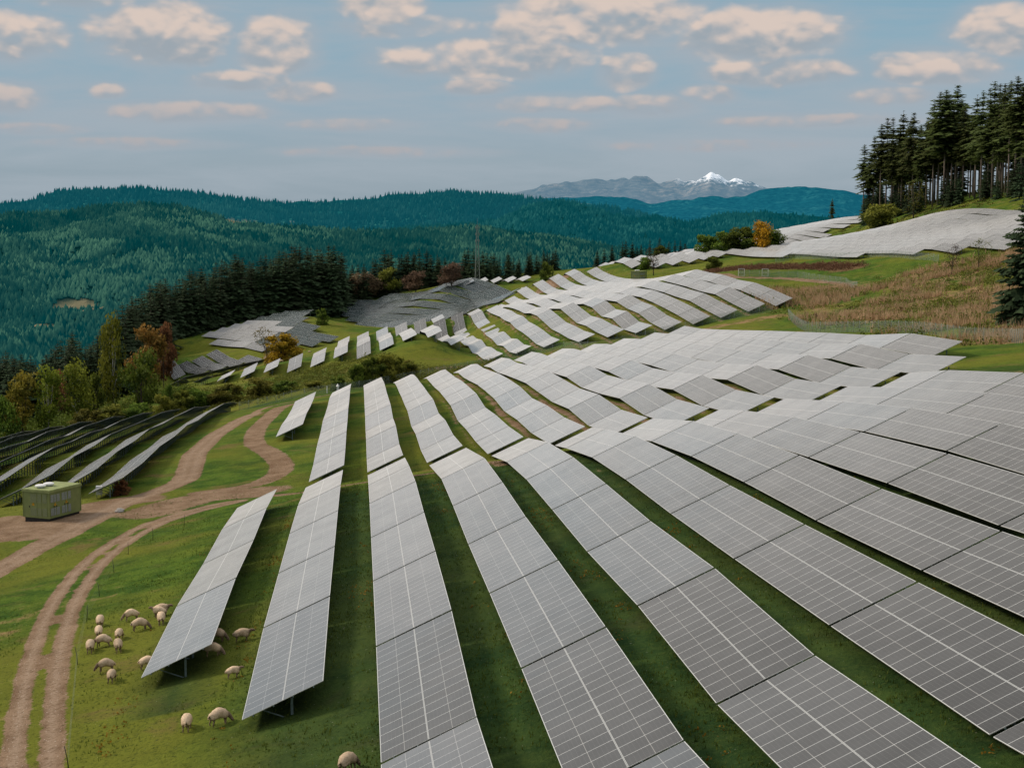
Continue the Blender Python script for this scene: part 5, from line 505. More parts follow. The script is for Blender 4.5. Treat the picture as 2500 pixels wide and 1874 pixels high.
# conifers
def conifer(seed,levels=26,nb=9,R=.17,low=.06,droop=.35,irr=.25,top=1.0,dens=5,pinch=.8,gap=0.0):
    r=np.random.default_rng(seed);V=[];T=[]
    for L in range(levels):
        t=(L+r.random()*.7)/levels;z=low+(top-low)*t**.92
        rad_=R*(1-t)**pinch*(1+irr*(r.random()-.5)*2)+.008
        if gap and r.random()<gap: continue
        k=max(4,int(nb*(.6+.6*(1-t))))
        a0=r.random()*6.28
        for j in range(k):
            a=a0+6.283*j/k+r.normal()*.25;rl=rad_*(.65+.5*r.random());dz=-droop*rl*(1-t*.9)+ .25*rl*t
            ca,sa=math.cos(a),math.sin(a)
            for q in range(dens):
                s=(q+.4)/dens;cx,cy,cz=ca*rl*s,sa*rl*s,z+dz*s*s+r.normal()*.003
                wdt=rl*(.34*(1-s*.75)+.07);ln=rl*.40
                for side in(-1,1):
                    ax=np.array([ca,sa,-.25-.35*r.random()]);px=np.array([-sa*side,ca*side,-.30-.45*r.random()])
                    p0=np.array([cx,cy,cz]);V+=[p0-ax*ln*.3,p0+px*wdt*(.7+.6*r.random())+ax*ln*.25,p0+ax*ln*.75]
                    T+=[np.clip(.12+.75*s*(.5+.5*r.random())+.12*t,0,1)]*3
    V=np.array(V);T=np.array(T);Fc=np.arange(len(V)).reshape(-1,3)
    return V,Fc,T
def trunk_mesh(h0,th,mat,lean=0,seed=0,br=0):
    b=MB();b.tube([(0,0,-.04),(lean*.3,0,.3),(lean*.7,0,.65),(lean,0,h0)],[th*1.15,th*.9,th*.55,th*.12],7)
    r=random.Random(seed)
    for i in range(br):
        z=.12+.5*r.random();a=r.random()*6.28;l=.02+.03*r.random();b.tube([(0,0,z),(l*math.cos(a),l*math.sin(a),z+.003)],[th*.15,th*.05],4)
    return b.mesh('trunk',[mat],True)
SPM=[];
for i in range(6):
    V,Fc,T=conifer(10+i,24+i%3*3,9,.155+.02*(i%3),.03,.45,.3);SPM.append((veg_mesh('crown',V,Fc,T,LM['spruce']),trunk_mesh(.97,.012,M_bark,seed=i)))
PNM=[]
for i in range(6):
    V,Fc,T=conifer(40+i,36,7,.060+.016*(i%3),.36+.06*(i%4),.5,.6,dens=5,pinch=.5,gap=.10)
    PNM.append((veg_mesh('crown',V,Fc,T,LM['pine']),trunk_mesh(.99,.0085,M_bark2,seed=i,br=14)))
USM=[]
for i in range(3):
    V,Fc,T=conifer(70+i,20,8,.22,.02,.3,.3);USM.append((veg_mesh('crown',V,Fc,T,LM['spruce']),trunk_mesh(.97,.014,M_bark,seed=i)))
def conif(name,x,y,h,pair,label,group,ws=1.0,cat='tree'):
    r=empty(name,(x,y,tz(x,y)-.1),rnd.random()*6.28);tag(r,label,cat,group)
    s=(h*ws*rnd.uniform(.85,1.2),)*2+(h,)
    new('crown',pair[0],r,sc_=s);new('trunk',pair[1],r,sc_=(h,h,h))
    return r
for i,(x,y,h) in enumerate(FE['spruce']):
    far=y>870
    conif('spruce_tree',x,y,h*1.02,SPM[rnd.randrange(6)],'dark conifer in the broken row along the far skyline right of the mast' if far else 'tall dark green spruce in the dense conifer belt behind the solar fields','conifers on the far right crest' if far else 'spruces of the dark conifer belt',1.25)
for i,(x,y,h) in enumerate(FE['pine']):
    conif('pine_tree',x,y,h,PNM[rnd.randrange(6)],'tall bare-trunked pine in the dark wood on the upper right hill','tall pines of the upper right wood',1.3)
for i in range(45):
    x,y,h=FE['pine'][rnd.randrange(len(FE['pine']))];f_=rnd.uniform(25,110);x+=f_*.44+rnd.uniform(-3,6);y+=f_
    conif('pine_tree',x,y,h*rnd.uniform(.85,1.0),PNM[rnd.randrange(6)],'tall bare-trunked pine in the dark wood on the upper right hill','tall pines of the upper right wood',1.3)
for i in range(70):
    k=rnd.randrange(len(FE['under']));x,y,h=FE['under'][k];x*=(y+30)/y;y+=30;f_=rnd.uniform(0,60);x+=f_*.42;y+=f_
    conif('young_spruce',x,y,h*1.25,USM[i%3],'young dark spruce at the foot of the tall pines','young spruces under the pines')
for i,(x,y,h) in enumerate(FE['under']):
    conif('young_spruce',x,y,h,USM[rnd.randrange(3)],'young dark spruce at the foot of the tall pines','young spruces under the pines')
# hedge of undergrowth filling the wood floor
ll=['lone spruce with one long low branch on the skyline left of the pine wood','small conifer at the foot of the pine wood on the skyline','tiny conifer on the skyline between yellow tree and lone spruce']
for (x,y,h),l in zip(FE['lone'],ll):
    rt=conif('spruce_tree',x,y,h,SPM[1] if h<12 else PNM[2],l,None,.8)
x,y,h=FE['bigpine'];x-=1.5;V,Fc,T=conifer(99,30,11,.20,.02,.25,.35,dens=7)
BP=(veg_mesh('crown',V,Fc,T,LM['spruce']),trunk_mesh(.97,.014,M_bark));conif('spruce_tree',x+1.2,y,h*1.12,BP,'large dark near spruce cut by the right edge of the photo',None,1.0)
KEY={'birch':('tall0','birch'),'round':('b0','green'),'red':('b1','red'),'crimson':('b2','crimson'),'orange':('b3','orange'),'green':('b2','green'),'thin':('thin0','orange'),'rust':('round0','rust'),'olive':('b1','olive'),'brown':('b3','brown'),'bare':('thin1','bare'),'yellow':('tall1','yellow'),'bushy':('round1','olive'),'redbush':('round0','crimson')}
for i,(x,y,h,w,k,l) in enumerate(FE['trees']):
    key,mk=KEY[k]
    if k=='yellow': h*=1.25;w*=1.5;y-=6
    if k in('red','crimson') and h>15:w*=1.25;h*=.9
    if k=='bushy': h*=1.1;w*=1.1
    if k=='thin' and i>20: mk='bare' if i%2 else 'brush'
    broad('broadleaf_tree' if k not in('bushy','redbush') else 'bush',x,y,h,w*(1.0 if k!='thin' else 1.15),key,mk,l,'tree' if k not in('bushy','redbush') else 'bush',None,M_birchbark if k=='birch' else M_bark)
for i,(x,y,h,w,_,_) in enumerate(FE['bushes']):
    far=y>500
    if far: lab,grp=('dark green bush in the clump around the bright yellow tree','bushes around the yellow tree')
    else: lab,grp=('leafy green bush on the rough bank between the two fences','bushes on the rough bank')
    broad('bush',x,y,(h*1.25 if far else min(h,8)),w*1.2,'round%d'%(i%2),'green' if (i%3==0 or far) else 'olive',lab,'bush',grp)
# ------------------------------------------------------------------ undergrowth carpets (nobody could count them)
def carpet(name,label,pts,size,n_each,mk,leaf,hgt,seed=1,stretch=1.0):
    r=np.random.default_rng(seed);pts=np.asarray(pts);n=len(pts)
    s=np.asarray(size)*(.6+.8*r.random(n))
    idx=np.repeat(np.arange(n),n_each)
    v=r.normal(size=(len(idx),3));v/=np.linalg.norm(v,axis=1)[:,None];k=r.random(len(idx))**.4
    z=terr(pts[:,0],pts[:,1])
    c=np.stack([pts[idx,0]+v[:,0]*k*s[idx],pts[idx,1]+v[:,1]*k*s[idx],z[idx]+np.abs(v[:,2])*k*s[idx]*hgt],1)
    base=r.random(n)
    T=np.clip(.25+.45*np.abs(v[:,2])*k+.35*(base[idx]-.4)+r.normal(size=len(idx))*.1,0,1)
    V,Fc,t=leafcards(c,leaf*(.6+.8*r.random(len(c))),tint=T,rng=r)
    me=veg_mesh(name,V,Fc,t,LM[mk]);tag(new(name,me),label,'undergrowth',None,'stuff')
def blades(name,label,pts,h,w,nb,mk,seed=3,cat='grass'):
    r=np.random.default_rng(seed);pts=np.asarray(pts);n=len(pts)
    idx=np.repeat(np.arange(n),nb);m=len(idx);a=r.random(m)*6.283;sp=r.random(m)*w*2.2
    x=pts[idx,0]+np.cos(a)*sp;y=pts[idx,1]+np.sin(a)*sp;z=terr(x,y)-.03
    hh=h*(.5+.9*r.random(m))*(.6+.8*r.random(n))[idx];b=r.random(m)*6.283;ww=w*(.5+r.random(m))
    lx=np.cos(a)*hh*.45*r.random(m);ly=np.sin(a)*hh*.45*r.random(m)
    V=np.stack([np.stack([x-np.cos(b)*ww*.5,y-np.sin(b)*ww*.5,z],1),np.stack([x+np.cos(b)*ww*.5,y+np.sin(b)*ww*.5,z],1),np.stack([x+lx,y+ly,z+hh],1)],1).reshape(-1,3)
    bt=np.clip(r.random(n)[idx]*.7+r.random(m)*.4,0,1);T=np.stack([bt*.5,bt*.5,bt],1).ravel()
    me=veg_mesh(name,V,np.arange(m*3).reshape(-1,3),T,LM[mk]);tag(new(name,me),label,cat,None,'stuff')
def scatter(n,x0,x1,y0,y1,f,seed):
    r=np.random.default_rng(seed);x=r.uniform(x0,x1,n);y=r.uniform(y0,y1,n);k=f(x,y)>r.random(n);return np.stack([x[k],y[k]],1)
bank=lambda x,y:np.clip((fbm(x,y,14,3,21)-.33)*4,0,1)*np.where((y>368-.35*np.minimum(x,0))&(y<452-np.maximum(x,0)*1.6-np.maximum(-x-60,0)*.2),1,0)
carpet('undergrowth','tangled green undergrowth on the rough bank between the two fences',scatter(3000,-110,34,360,455,bank,1),1.5,26,'brush',.42,.9,2)
left_=lambda x,y:np.where((y>388)&(x<-48-.0*y),1.,0)*np.clip((fbm(x,y,18,3,31)-.25)*4,0,1)
carpet('undergrowth','patchy yellow-green weeds on the bank below the small curled solar rows',scatter(5200,-70,34,366,462,lambda x,y:np.clip((fbm(x,y,9,3,121)-.42)*6,0,1)*np.where(y>374-.4*np.minimum(x,0),1,0)*np.where(y<460-np.maximum(x,0)*2.2,1,0),123),.8,14,'olive',.3,.8,124)
carpet('undergrowth','dense scrub below the autumn trees at the left',scatter(1700,-115,-46,386,450,left_,5),2.3,30,'green',.5,1.3,4)
def hillm(x,y): return np.clip((x-(80+.10*(y-200)))/12,0,1)*np.clip((y-206-.25*np.maximum(x-95,0))/14,0,1)*np.clip((440-y)/40,0,1)
nott=lambda x,y:(seg_dist(x,y,spline(FE['rtrack']))>4)*1.
carpet('undergrowth','dark green brush scattered over the dry right hillside',scatter(7000,76,200,200,430,lambda x,y:hillm(x,y)*nott(x,y)*np.clip((fbm(x,y,15,3,41)-.41)*7,0,1),6),1.35,20,'brush',.42,1.0,7)
carpet('undergrowth','brown bushes and brambles on the dry right hillside',scatter(600,76,200,200,430,lambda x,y:hillm(x,y)*nott(x,y)*np.clip((fbm(x,y,13,3,47)-.5)*7,0,1),8),1.2,18,'bracken',.38,1.0,9)
carpet('undergrowth','yellow-green low shrubs on the right hillside',scatter(5200,76,200,200,430,lambda x,y:hillm(x,y)*nott(x,y)*np.clip((fbm(x,y,12,3,91)-.5)*8,0,1),92),.9,14,'olive',.34,.9,93)
blades('dry_grass','tall pale dry grass on the right hillside',scatter(26000,76,200,200,430,lambda x,y:hillm(x,y)*nott(x,y)*np.clip((fbm(x,y,14,3,53)-.44)*9,0,1),10),1.35,.16,8,'drygrass',11)
r_=np.random.default_rng(12);bp=[]
for a,b in zip(bl,bl[1:]):
    for k in range(260):
        t=r_.random();bp.append((a[0]+(b[0]-a[0])*t+r_.normal()*3.2,a[1]+(b[1]-a[1])*t+r_.normal()*3.2))
carpet('bracken','rusty brown bracken band below the upper right panels',bp,1.3,16,'bracken',.4,.8,13)
carpet('undergrowth','green scrub on the slope between the panels and the pine wood',scatter(5200,180,330,470,800,lambda x,y:np.where((y>520+(x-230)*-.9+ 0)&(x>243+(y<700)*0-np.clip((y-700)/100,0,1)*60),.8,0)*np.clip((fbm(x,y,20,3,61)-.36)*5,0,1),14),1.6,14,'brush',.55,.7,15)
# meadow tufts near the camera
def noroad(x,y):
    d=np.minimum(seg_dist(x,y,spline(FE['track1'])),seg_dist(x,y,spline(FE['track2'])));d=np.minimum(d,seg_dist(x,y,spline(FE['pad']))-2)
    return (d>2.0)*1.
blades('meadow_grass','short green meadow grass between the tracks and the solar rows',scatter(90000,-50,16,60,200,lambda x,y:np.clip((fbm(x,y,5,3,71)-.3)*2.2,0,1)*noroad(x,y)*np.clip(1.5-y/160,.2,1),16),.13,.05,3,'grass',17)
blades('meadow_grass','rough grass growing between the foreground solar rows',scatter(90000,-8,60,48,172,lambda x,y:np.clip((fbm(x,y,5,3,73)-.3)*2,0,1)*np.clip(1.4-y/150,.15,1),18),.15,.055,3,'grass',19)
# rusty weeds below the drip edges
def dripm(x,y):
    q=(x+20.075)/6.932;f=(q-np.round(q))*6.932;return np.clip(1-np.abs(f+.5)/1.1,0,1)*np.clip((fbm(x,y,6,3,81)-.5)*6,0,1)
carpet('weeds','rust and yellow weeds below the lower edges of the foreground rows',scatter(9000,-16,50,48,172,dripm,20),.35,7,'rust',.13,.8,21)
# ------------------------------------------------------------------ fences
M_wire=None
def wire_mat():
    t=NT('chain_link_mesh');uv=t.add('ShaderNodeUVMap').outputs[0];s=t.add('ShaderNodeSeparateXYZ',{0:uv})
    def w(c,p):
        a=t.math('MODULO',t.math('ADD',c,500*p),p);return t.math('LESS_THAN',a,.012)
    g=t.math('MAXIMUM',w(t.math('ADD',s.outputs[0],s.outputs[1]),.09),w(t.math('SUBTRACT',s.outputs[0],s.outputs[1]),.09))
    d=t.bsdf((.22,.27,.24),.6,.3);tr=t.add('ShaderNodeBsdfTransparent')
    return t.done(t.add('ShaderNodeMixShader',{0:g,1:tr.outputs[0],2:d}).outputs[0])
M_wire=wire_mat()
def resample(pts,step):
    o=[Vector((pts[0][0],pts[0][1]))];acc=0
    for a,b in zip(pts,pts[1:]):
        a=Vector(a[:2]);b=Vector(b[:2]);L=(b-a).length;t=step-acc
        while t<=L: o.append(a.lerp(b,t/L));t+=step
        acc=(acc+L)%step
    return o
FP={}
def fence(pts,step,h,label,group=None,th=.07,mesh=True,mat=None,braces=()):
    P=resample(pts,step)[:99]
    r=empty('wire_fence',(P[0].x,P[0].y,tz(P[0].x,P[0].y)));tag(r,label,'fence',group);O=Vector(r.location)
    key=(h,th)
    if key not in FP:
        b=MB();b.tube([(0,0,-.4),(0,0,h)],th/2,6);FP[key]=b.mesh('post',[mat or M_fpost],True)
    for p in P: new('post',FP[key],r,Vector((p.x,p.y,tz(p.x,p.y)))-O)
    for k in braces:
        if k<len(P)-1:
            b=MB();p=P[k];q=P[k+1].lerp(p,.35);b.tube([Vector((p.x,p.y,tz(p.x,p.y)+h*.8))-O,Vector((q.x,q.y,tz(q.x,q.y)-.1))-O],th*.4,5);b.obj('brace',[M_fpost],r,True)
    if mesh:
        V=[];Fc=[];UV=[];u=0
        for a,b in zip(P,P[1:]):
            L=(b-a).length;i=len(V);za,zb=tz(a.x,a.y)-O.z,tz(b.x,b.y)-O.z
            V+=[(a.x-O.x,a.y-O.y,za),(b.x-O.x,b.y-O.y,zb),(b.x-O.x,b.y-O.y,zb+h*.95),(a.x-O.x,a.y-O.y,za+h*.95)];Fc.append((i,i+1,i+2,i+3));UV+=[(u,0),(u+L,0),(u+L,h),(u,h)];u+=L
        new('wire_mesh',npmesh('wire_mesh',V,Fc,[M_wire],uv=UV),r)
    return r
FB=FE['fenceB']
fence(FB,3.2,2.0,'chain link fence with braced posts between the middle field and the rise',None,.07,True,None,(3,9,14,20,27,34))
fence(FE['fenceR'],2.4,2.1,'pale-posted wire fence below the dry hillside at the right',None,.065,True,None,(4,))
fence(FE['fenceI'],3.4,2.2,'wire fence below the large pale upper right panel field',None,.08)
fence(FE['fenceG'],3.2,2.0,'wire fence beside the gravel track right of the rise',None,.08)
fence(FE['fenceL'],3.6,2.0,'wire fence along the foot of the dark spruces',None,.08)
# double leaf gate beside the far track
gp=FE['fenceG'][0]
for k,(dx,lab) in enumerate([((-.5),'left pale mesh gate leaf beside the far gravel track'),(7.0,'right pale mesh gate leaf beside the far gravel track')]):
    x=gp[0]+dx*.9;y=gp[1]-dx*.4;g=empty('mesh_gate',(x,y,tz(x,y)));tag(g,lab,'gate','mesh gates by the far gravel track')
    b=MB();w,h=1.9,2.3
    for a_,c_ in(((0,0,0),(0,0,h)),((w,0,0),(w,0,h)),((0,0,.08),(w,0,.08)),((0,0,h),(w,0,h)),((0,0,h*.5),(w,0,h*.5))): b.bar(a_,c_,.11)
    b.obj('gate_frame',[M_white],g)
    b=MB()
    for q in range(1,12): b.bar((w*q/12,0,.1),(w*q/12,0,h),.03)
    b.obj('gate_bars',[M_fpost],g)
# electric fence
ef=FE['efence'];r=empty('electric_fence',(ef[0][0],ef[0][1],tz(*ef[0])));O=Vector(r.location);tag(r,'thin electric fence of dark stakes and wires beside the rutted track','fence')
b=MB();b.tube([(0,0,-.3),(.03,0,.6),(.0,.0,1.25)],[.028,.025,.02],6);em=b.mesh('stake',[M_dark],True)
eP=[Vector((p[0],p[1],tz(*p))) for p in ef]
for p in eP: new('stake',em,r,p-O,(rnd.uniform(-.12,.12),rnd.uniform(-.12,.12),0))
for h in(.35,.6,.85,1.1):
    b=MB()
    for p,q in zip(eP,eP[1:]):
        m=(p+q)/2;b.tube([p-O+Vector((0,0,h)),m-O+Vector((0,0,h-.05)),q-O+Vector((0,0,h))],.004,4,False)
    b.obj('wire',[plain('fence_wire',(.14,.17,.09),.5) if h<.4 else bpy.data.materials['fence_wire']],r)
# ------------------------------------------------------------------ transformer stations
def station(label):
    g=empty('transformer_station');tag(g,label,'transformer station','green transformer stations')
    W_,L_,H_=3.7,5.6,2.95   # x width (short face), y length, z
    b=MB();b.box((0,0,-.1),(W_-.25,L_-.25,.75));b.obj('foundation',[M_dark],g)
    b=MB();b.box((0,0,.2+H_/2),(W_,L_,H_));b.box((0,0,.24),(W_+.04,L_+.04,.12))
    for sx in(-1,1):
        for sy in(-1,1): b.box((sx*W_/2,sy*L_/2,.2+H_/2),(.1,.1,H_))
    b.obj('body',[M_green],g)
    rf=MB();z=.2+H_;e=.12
    rf.box((0,0,z+.13),(W_+2*e,L_+2*e,.26));rf.box((0,0,z+.285),(W_+2*e-.12,L_+2*e-.12,.06));ro=rf.obj('roof',[M_green2],g)
    for yy in(-1.55,-.1):
        v=MB();v.tube([(0,0,.3),(0,0,.42)],.33,14);v.tube([(0,0,.40),(0,0,.48),(0,0,.62),(0,0,.70)],[.42,.62,.62,.42],14);o=v.obj('roof_vent',[M_white],ro,False);o.location=(-.35,yy,z)
    # short (front) face at y=-L/2 : door leafs with louvres
    def louvre(par,x,zc,w,h,face,mat,slats=7):
        l=MB()
        for k in range(slats):
            zz=zc-h/2+h*(k+.5)/slats
            if face=='f': l.box((x,-L_/2-.035,zz),(w,.03,h/slats*.62))
            else: l.box((W_/2+.035,x,zz),(.03,w,h/slats*.62))
        if face=='f':
            for sx in(-1,1): l.box((x+sx*w/2,-L_/2-.03,zc),(.04,.05,h))
        else:
            for sx in(-1,1): l.box((W_/2+.03,x+sx*w/2,zc),(.05,.03,h))
        return l.obj('louvre',[mat],par)
    for x,w in((-.35,1.05),(.5,.62),(1.25,.7)):
        d=MB();d.box((x,-L_/2-.012,.2+H_*.5),(w,.03,H_*.93));do=d.obj('door',[M_green],g)
        louvre(do,x,.2+H_*.76,w*.78,H_*.33,'f',M_louv2);louvre(do,x,.2+H_*.23,w*.78,H_*.31,'f',M_louv2)
    s=MB();s.box((-.93,-L_/2-.05,.2+H_*.42),(.07,.06,.22));s.obj('handle',[M_dark],g)
    def sign(c,face):
        x,y,z_=c;s=.2;m=MB()
        if face=='f': P=[(x-s,y,z_),(x+s,y,z_),(x,y,z_+s*1.8)];Q=[(p[0],y+.015,p[2]) for p in P]
        else: P=[(x,y-s,z_),(x,y+s,z_),(x,y,z_+s*1.8)];Q=[(x-.015,p[1],p[2]) for p in P]
        m.v=[Vector(p) for p in P+Q];m.f=[(0,1,2),(5,4,3),(0,3,4,1),(1,4,5,2),(2,5,3,0)];m.m=[0]*5
        o=m.obj('warning_sign',[M_yel],g)
        k=MB()  # lightning bolt
        zz=z_+.05
        if face=='f':
            k.bar((x+.03,y-.012,zz+.2),(x-.03,y-.012,zz+.11),.03);k.bar((x-.03,y-.012,zz+.11),(x+.03,y-.012,zz+.1),.03);k.bar((x+.03,y-.012,zz+.1),(x-.02,y-.012,zz+.0),.03)
        else:
            k.bar((x+.012,y+.03,zz+.2),(x+.012,y-.03,zz+.11),.03);k.bar((x+.012,y-.03,zz+.11),(x+.012,y+.03,zz+.1),.03);k.bar((x+.012,y+.03,zz+.1),(x+.012,y-.02,zz+.0),.03)
        k.obj('bolt_mark',[M_dark],o)
    sign((-.4,-L_/2-.05,.2+H_*.48),'f')
    ys=[-2.35,-1.85,-1.3,-.35,.2,.75] if False else [-2.3,-1.8,-1.25,-.35,.15,.75]
    for k,y in enumerate(ys):
        w=.42 if k%3!=1 else .22
        for zc in(.76,.24): louvre(g,y,.2+H_*zc,w,H_*.3,'s',M_louv,9)
    for y in(-2.0,-1.55,-.1,.45):
        s=MB();s.box((W_/2+.05,y,.2+H_*.44),(.06,.07,.2));s.obj('handle',[M_dark],g)
    sign((W_/2+.05,-1.78,.2+H_*.47),'s');sign((W_/2+.05,.2,.2+H_*.47),'s')
    return g
def dup(root,loc,rz,label,sc_=1.0):
    def cp(o,par):
        c=o.copy();C.objects.link(c)
        if par is not None:c.parent=par
        for ch in list(kids.get(o,[])):cp(ch,c)
        return c
    kids={}
    for o in C.objects:
        if o.parent is not None:kids.setdefault(o.parent,[]).append(o)
    c=cp(root,None);c.location=loc;c.rotation_euler=(0,0,rz);c.scale=(sc_,)*3;c['label']=label;return c
st=station('large green transformer station with two white roof vents beside the dirt track')
P0,P1,P2=[Vector(p) for p in FE['st1']]
fx=(P0-P1).normalized();fy=Vector((-fx.y,fx.x));cen=P0-fx*1.85+fy*2.8
rz=math.atan2(fx.y,fx.x)
st.location=(cen.x,cen.y,tz(P0.x,P0.y)+.15);st.rotation_euler=(0,0,rz)
dup(st,(75.5,700,tz(75.5,700)+.1),rz-.35,'small distant green station with two white roof vents beside a round green tree')
dup(st,(103.5,566,tz(103.5,566)+1.0),rz-.15,'lone green station on the crest in front of the bare dark tree')
# portable toilet
x,y=85.5,712;g=empty('portable_toilet',(x,y,tz(x,y)));tag(g,'teal portable toilet with white top beside the distant green station','toilet')
b=MB();b.box((0,0,1.1),(1.5,1.3,2.2));b.obj('cabin',[M_teal],g);b=MB();b.box((0,0,2.32),(1.6,1.4,.22));b.obj('roof',[M_white],g);b=MB();b.box((-.78,0,1.05),(.04,.8,1.9));b.obj('door',[M_teal],g)
# lattice mast
x,y,h=FE['mast'];g=empty('lattice_mast',(x,y,tz(x,y)));tag(g,'slender grey steel lattice mast rising above the spruces','mast')
b=MB();hw=lambda z:1.35*(1-z/h)+.28*(z/h)
for sx in(-1,1):
    for sy in(-1,1):
        b.tube([(sx*hw(0),sy*hw(0),-.5),(sx*hw(h*.96),sy*hw(h*.96),h*.96)],[.13,.07],5)
nz=15;zs=[h*.96*(1-(1-i/nz)**1.15) for i in range(nz+1)]
for z0_,z1_ in zip(zs,zs[1:]):
    a_,c_=hw(z0_),hw(z1_)
    for (p,q) in(((-1,-1),(1,-1)),((1,-1),(1,1)),((1,1),(-1,1)),((-1,1),(-1,-1))):
        b.bar((p[0]*a_,p[1]*a_,z0_),(q[0]*c_,q[1]*c_,z1_),.06);b.bar((q[0]*a_,q[1]*a_,z0_),(p[0]*c_,p[1]*c_,z1_),.06);b.bar((p[0]*c_,p[1]*c_,z1_),(q[0]*c_,q[1]*c_,z1_),.06)
b.obj('tower_frame',[M_mast],g)
b=MB();b.tube([(0,0,h*.9),(0,0,h*1.06)],.06,6);b.obj('antenna',[M_fpost],g)
for z in(h*.70,h*.80,h*.9):
    b=MB();b.tube([(-.9,-.7,z),(-.9,-.7,z+1.3)],.16,7);b.tube([(.9,-.7,z),(.9,-.7,z+1.3)],.16,7);b.bar((-.9,-.7,z+.6),(.9,-.7,z+.6),.07);b.obj('aerial_panel',[M_fpost],g)
# white pointed box and white post by the fence
x,y=FE['marker'];g=empty('survey_marker',(x,y,tz(x,y)));tag(g,'small white box with a pointed roof standing by the fence','marker')
b=MB();b.box((0,0,.6),(.5,.5,1.3));b.obj('cabinet',[M_white],g);b=MB();b.tube([(0,0,1.25),(0,0,1.9)],[.42,.03],4);b.obj('pointed_roof',[M_white],g)
x,y=FE['whitepost'];b=MB();b.tube([(0,0,-.2),(0,0,1.7)],.1,8);o=b.obj('white_post',[M_white],None);o.location=(x,y,tz(x,y));tag(o,'short white post left of the white pointed box','post')
# inverter cabinet at the near end of the lower row
x,y=-33.2,197.5;g=empty('inverter_cabinet',(x,y,tz(x,y)));tag(g,'light grey cabinet under the near end of the lower panel row','cabinet')
b=MB();b.box((0,0,.95),(.75,.4,1.1));b.obj('housing',[M_white],g);b=MB();b.box((-.3,0,.2),(.08,.08,1.0));b.box((.3,0,.2),(.08,.08,1.0));b.obj('stand',[M_post],g)
# stones
def stone(x,y,s,label):
    r=random.Random(int(x*10));me=bpy.data.meshes.new('boulder');bm=bmesh.new();bmesh.ops.create_icosphere(bm,subdivisions=2,radius=1)
    for v in bm.verts:v.co*=(1+r.uniform(-.18,.18));v.co.z*=.6
    bm.to_mesh(me);bm.free();me.materials.append(M_conc);o=new('boulder',me,None,(x,y,tz(x,y)+s*.2),sc_=s);tag(o,label,'stone')
stone(-28.2,181.5,.55,'pale boulder at the edge of the dirt beside the track junction')
# ------------------------------------------------------------------ sheep
def sheep_mesh(seed,up=False):
    r=random.Random(seed)
    V=[];E=[];R=[]
    def ch(pts,parent=None):
        last=parent
        for p,rr in pts:
            V.append(p);R.append(rr);i=len(V)-1
            if last is not None:E.append((last,i))
            last=i
        return last
    # forward = +y ; root = pelvis
    ch([((0,-.32,.66),(.23,.22))])
    sp=ch([((0,-.10,.68),(.28,.27)),((0,.12,.68),(.28,.27)),((0,.32,.67),(.23,.23))],0)
    if up: nk=ch([((0,.50,.72),(.12,.14)),((0,.62,.83),(.085,.10)),((.01,.74,.82),(.075,.085)),((.02,.88,.76),(.045,.05))],sp)
    else: nk=ch([((0,.50,.52),(.13,.14)),((.01,.62,.38),(.09,.10)),((.02,.71,.25),(.075,.085)),((.03,.77,.12),(.045,.05))],sp)
    hd=nk-1
    for s in(-1,1):
        hp=V[hd];ch([((hp[0]+s*.09,hp[1]-.03,hp[2]+.05),(.03,.02)),((hp[0]+s*.17,hp[1]-.05,hp[2]+.03),(.015,.01))],hd)
        w=r.uniform(-.05,.05)
        ch([((s*.12,-.36,.44),(.10,.10)),((s*.13,-.34+w,.30),(.05,.055)),((s*.13,-.41+w,.17),(.032,.034)),((s*.13,-.38+w,.02),(.034,.036))],0)
        ch([((s*.11,.33,.40),(.075,.08)),((s*.12,.34-w,.22),(.038,.04)),((s*.12,.34-w,.02),(.034,.036))],sp)
    ch([((0,-.52,.60),(.04,.05)),((0,-.56,.42),(.03,.03))],0)
    me=bpy.data.meshes.new('sheep_tmp');me.from_pydata(V,E,[]);o=bpy.data.objects.new('sheep_tmp',me);C.objects.link(o)
    md=o.modifiers.new('s','SKIN')
    for i,sv in enumerate(me.skin_vertices[0].data): sv.radius=R[i];sv.use_root=(i==0)
    ss=o.modifiers.new('u','SUBSURF');ss.levels=2;ss.render_levels=2
    dg=bpy.context.evaluated_depsgraph_get();dg.update();m2=bpy.data.meshes.new_from_object(o.evaluated_get(dg));m2.name='sheep'
    bpy.data.objects.remove(o)
    n=len(m2.vertices);co=np.zeros(n*3,np.float32);m2.vertices.foreach_get('co',co);co=co.reshape(-1,3)
    no=np.zeros(n*3,np.float32);m2.vertices.foreach_get('normal',no);no=no.reshape(-1,3)
    wool=np.clip((co[:,2]-.36)/.10,0,1)*np.clip((.52-co[:,1])/.12,0,1)
    ph=co*37.;dsp=(np.sin(ph[:,0]*1.3+seed)*np.sin(ph[:,1]*1.1)*np.sin(ph[:,2]*1.7))*.035+.02
    co+=no*(dsp*wool)[:,None];m2.vertices.foreach_set('co',co.ravel())
    c=np.ones((n,4),np.float32);c[:,0]=wool;c[:,1]=np.clip((co[:,2]-.3)/.55,0,1)
    a=m2.color_attributes.new('tint','FLOAT_COLOR','POINT');a.data.foreach_set('color',c.ravel())
    m2.materials.clear();m2.materials.append(M_wool);m2.polygons.foreach_set('use_smooth',[True]*len(m2.polygons));m2.update()
    return m2
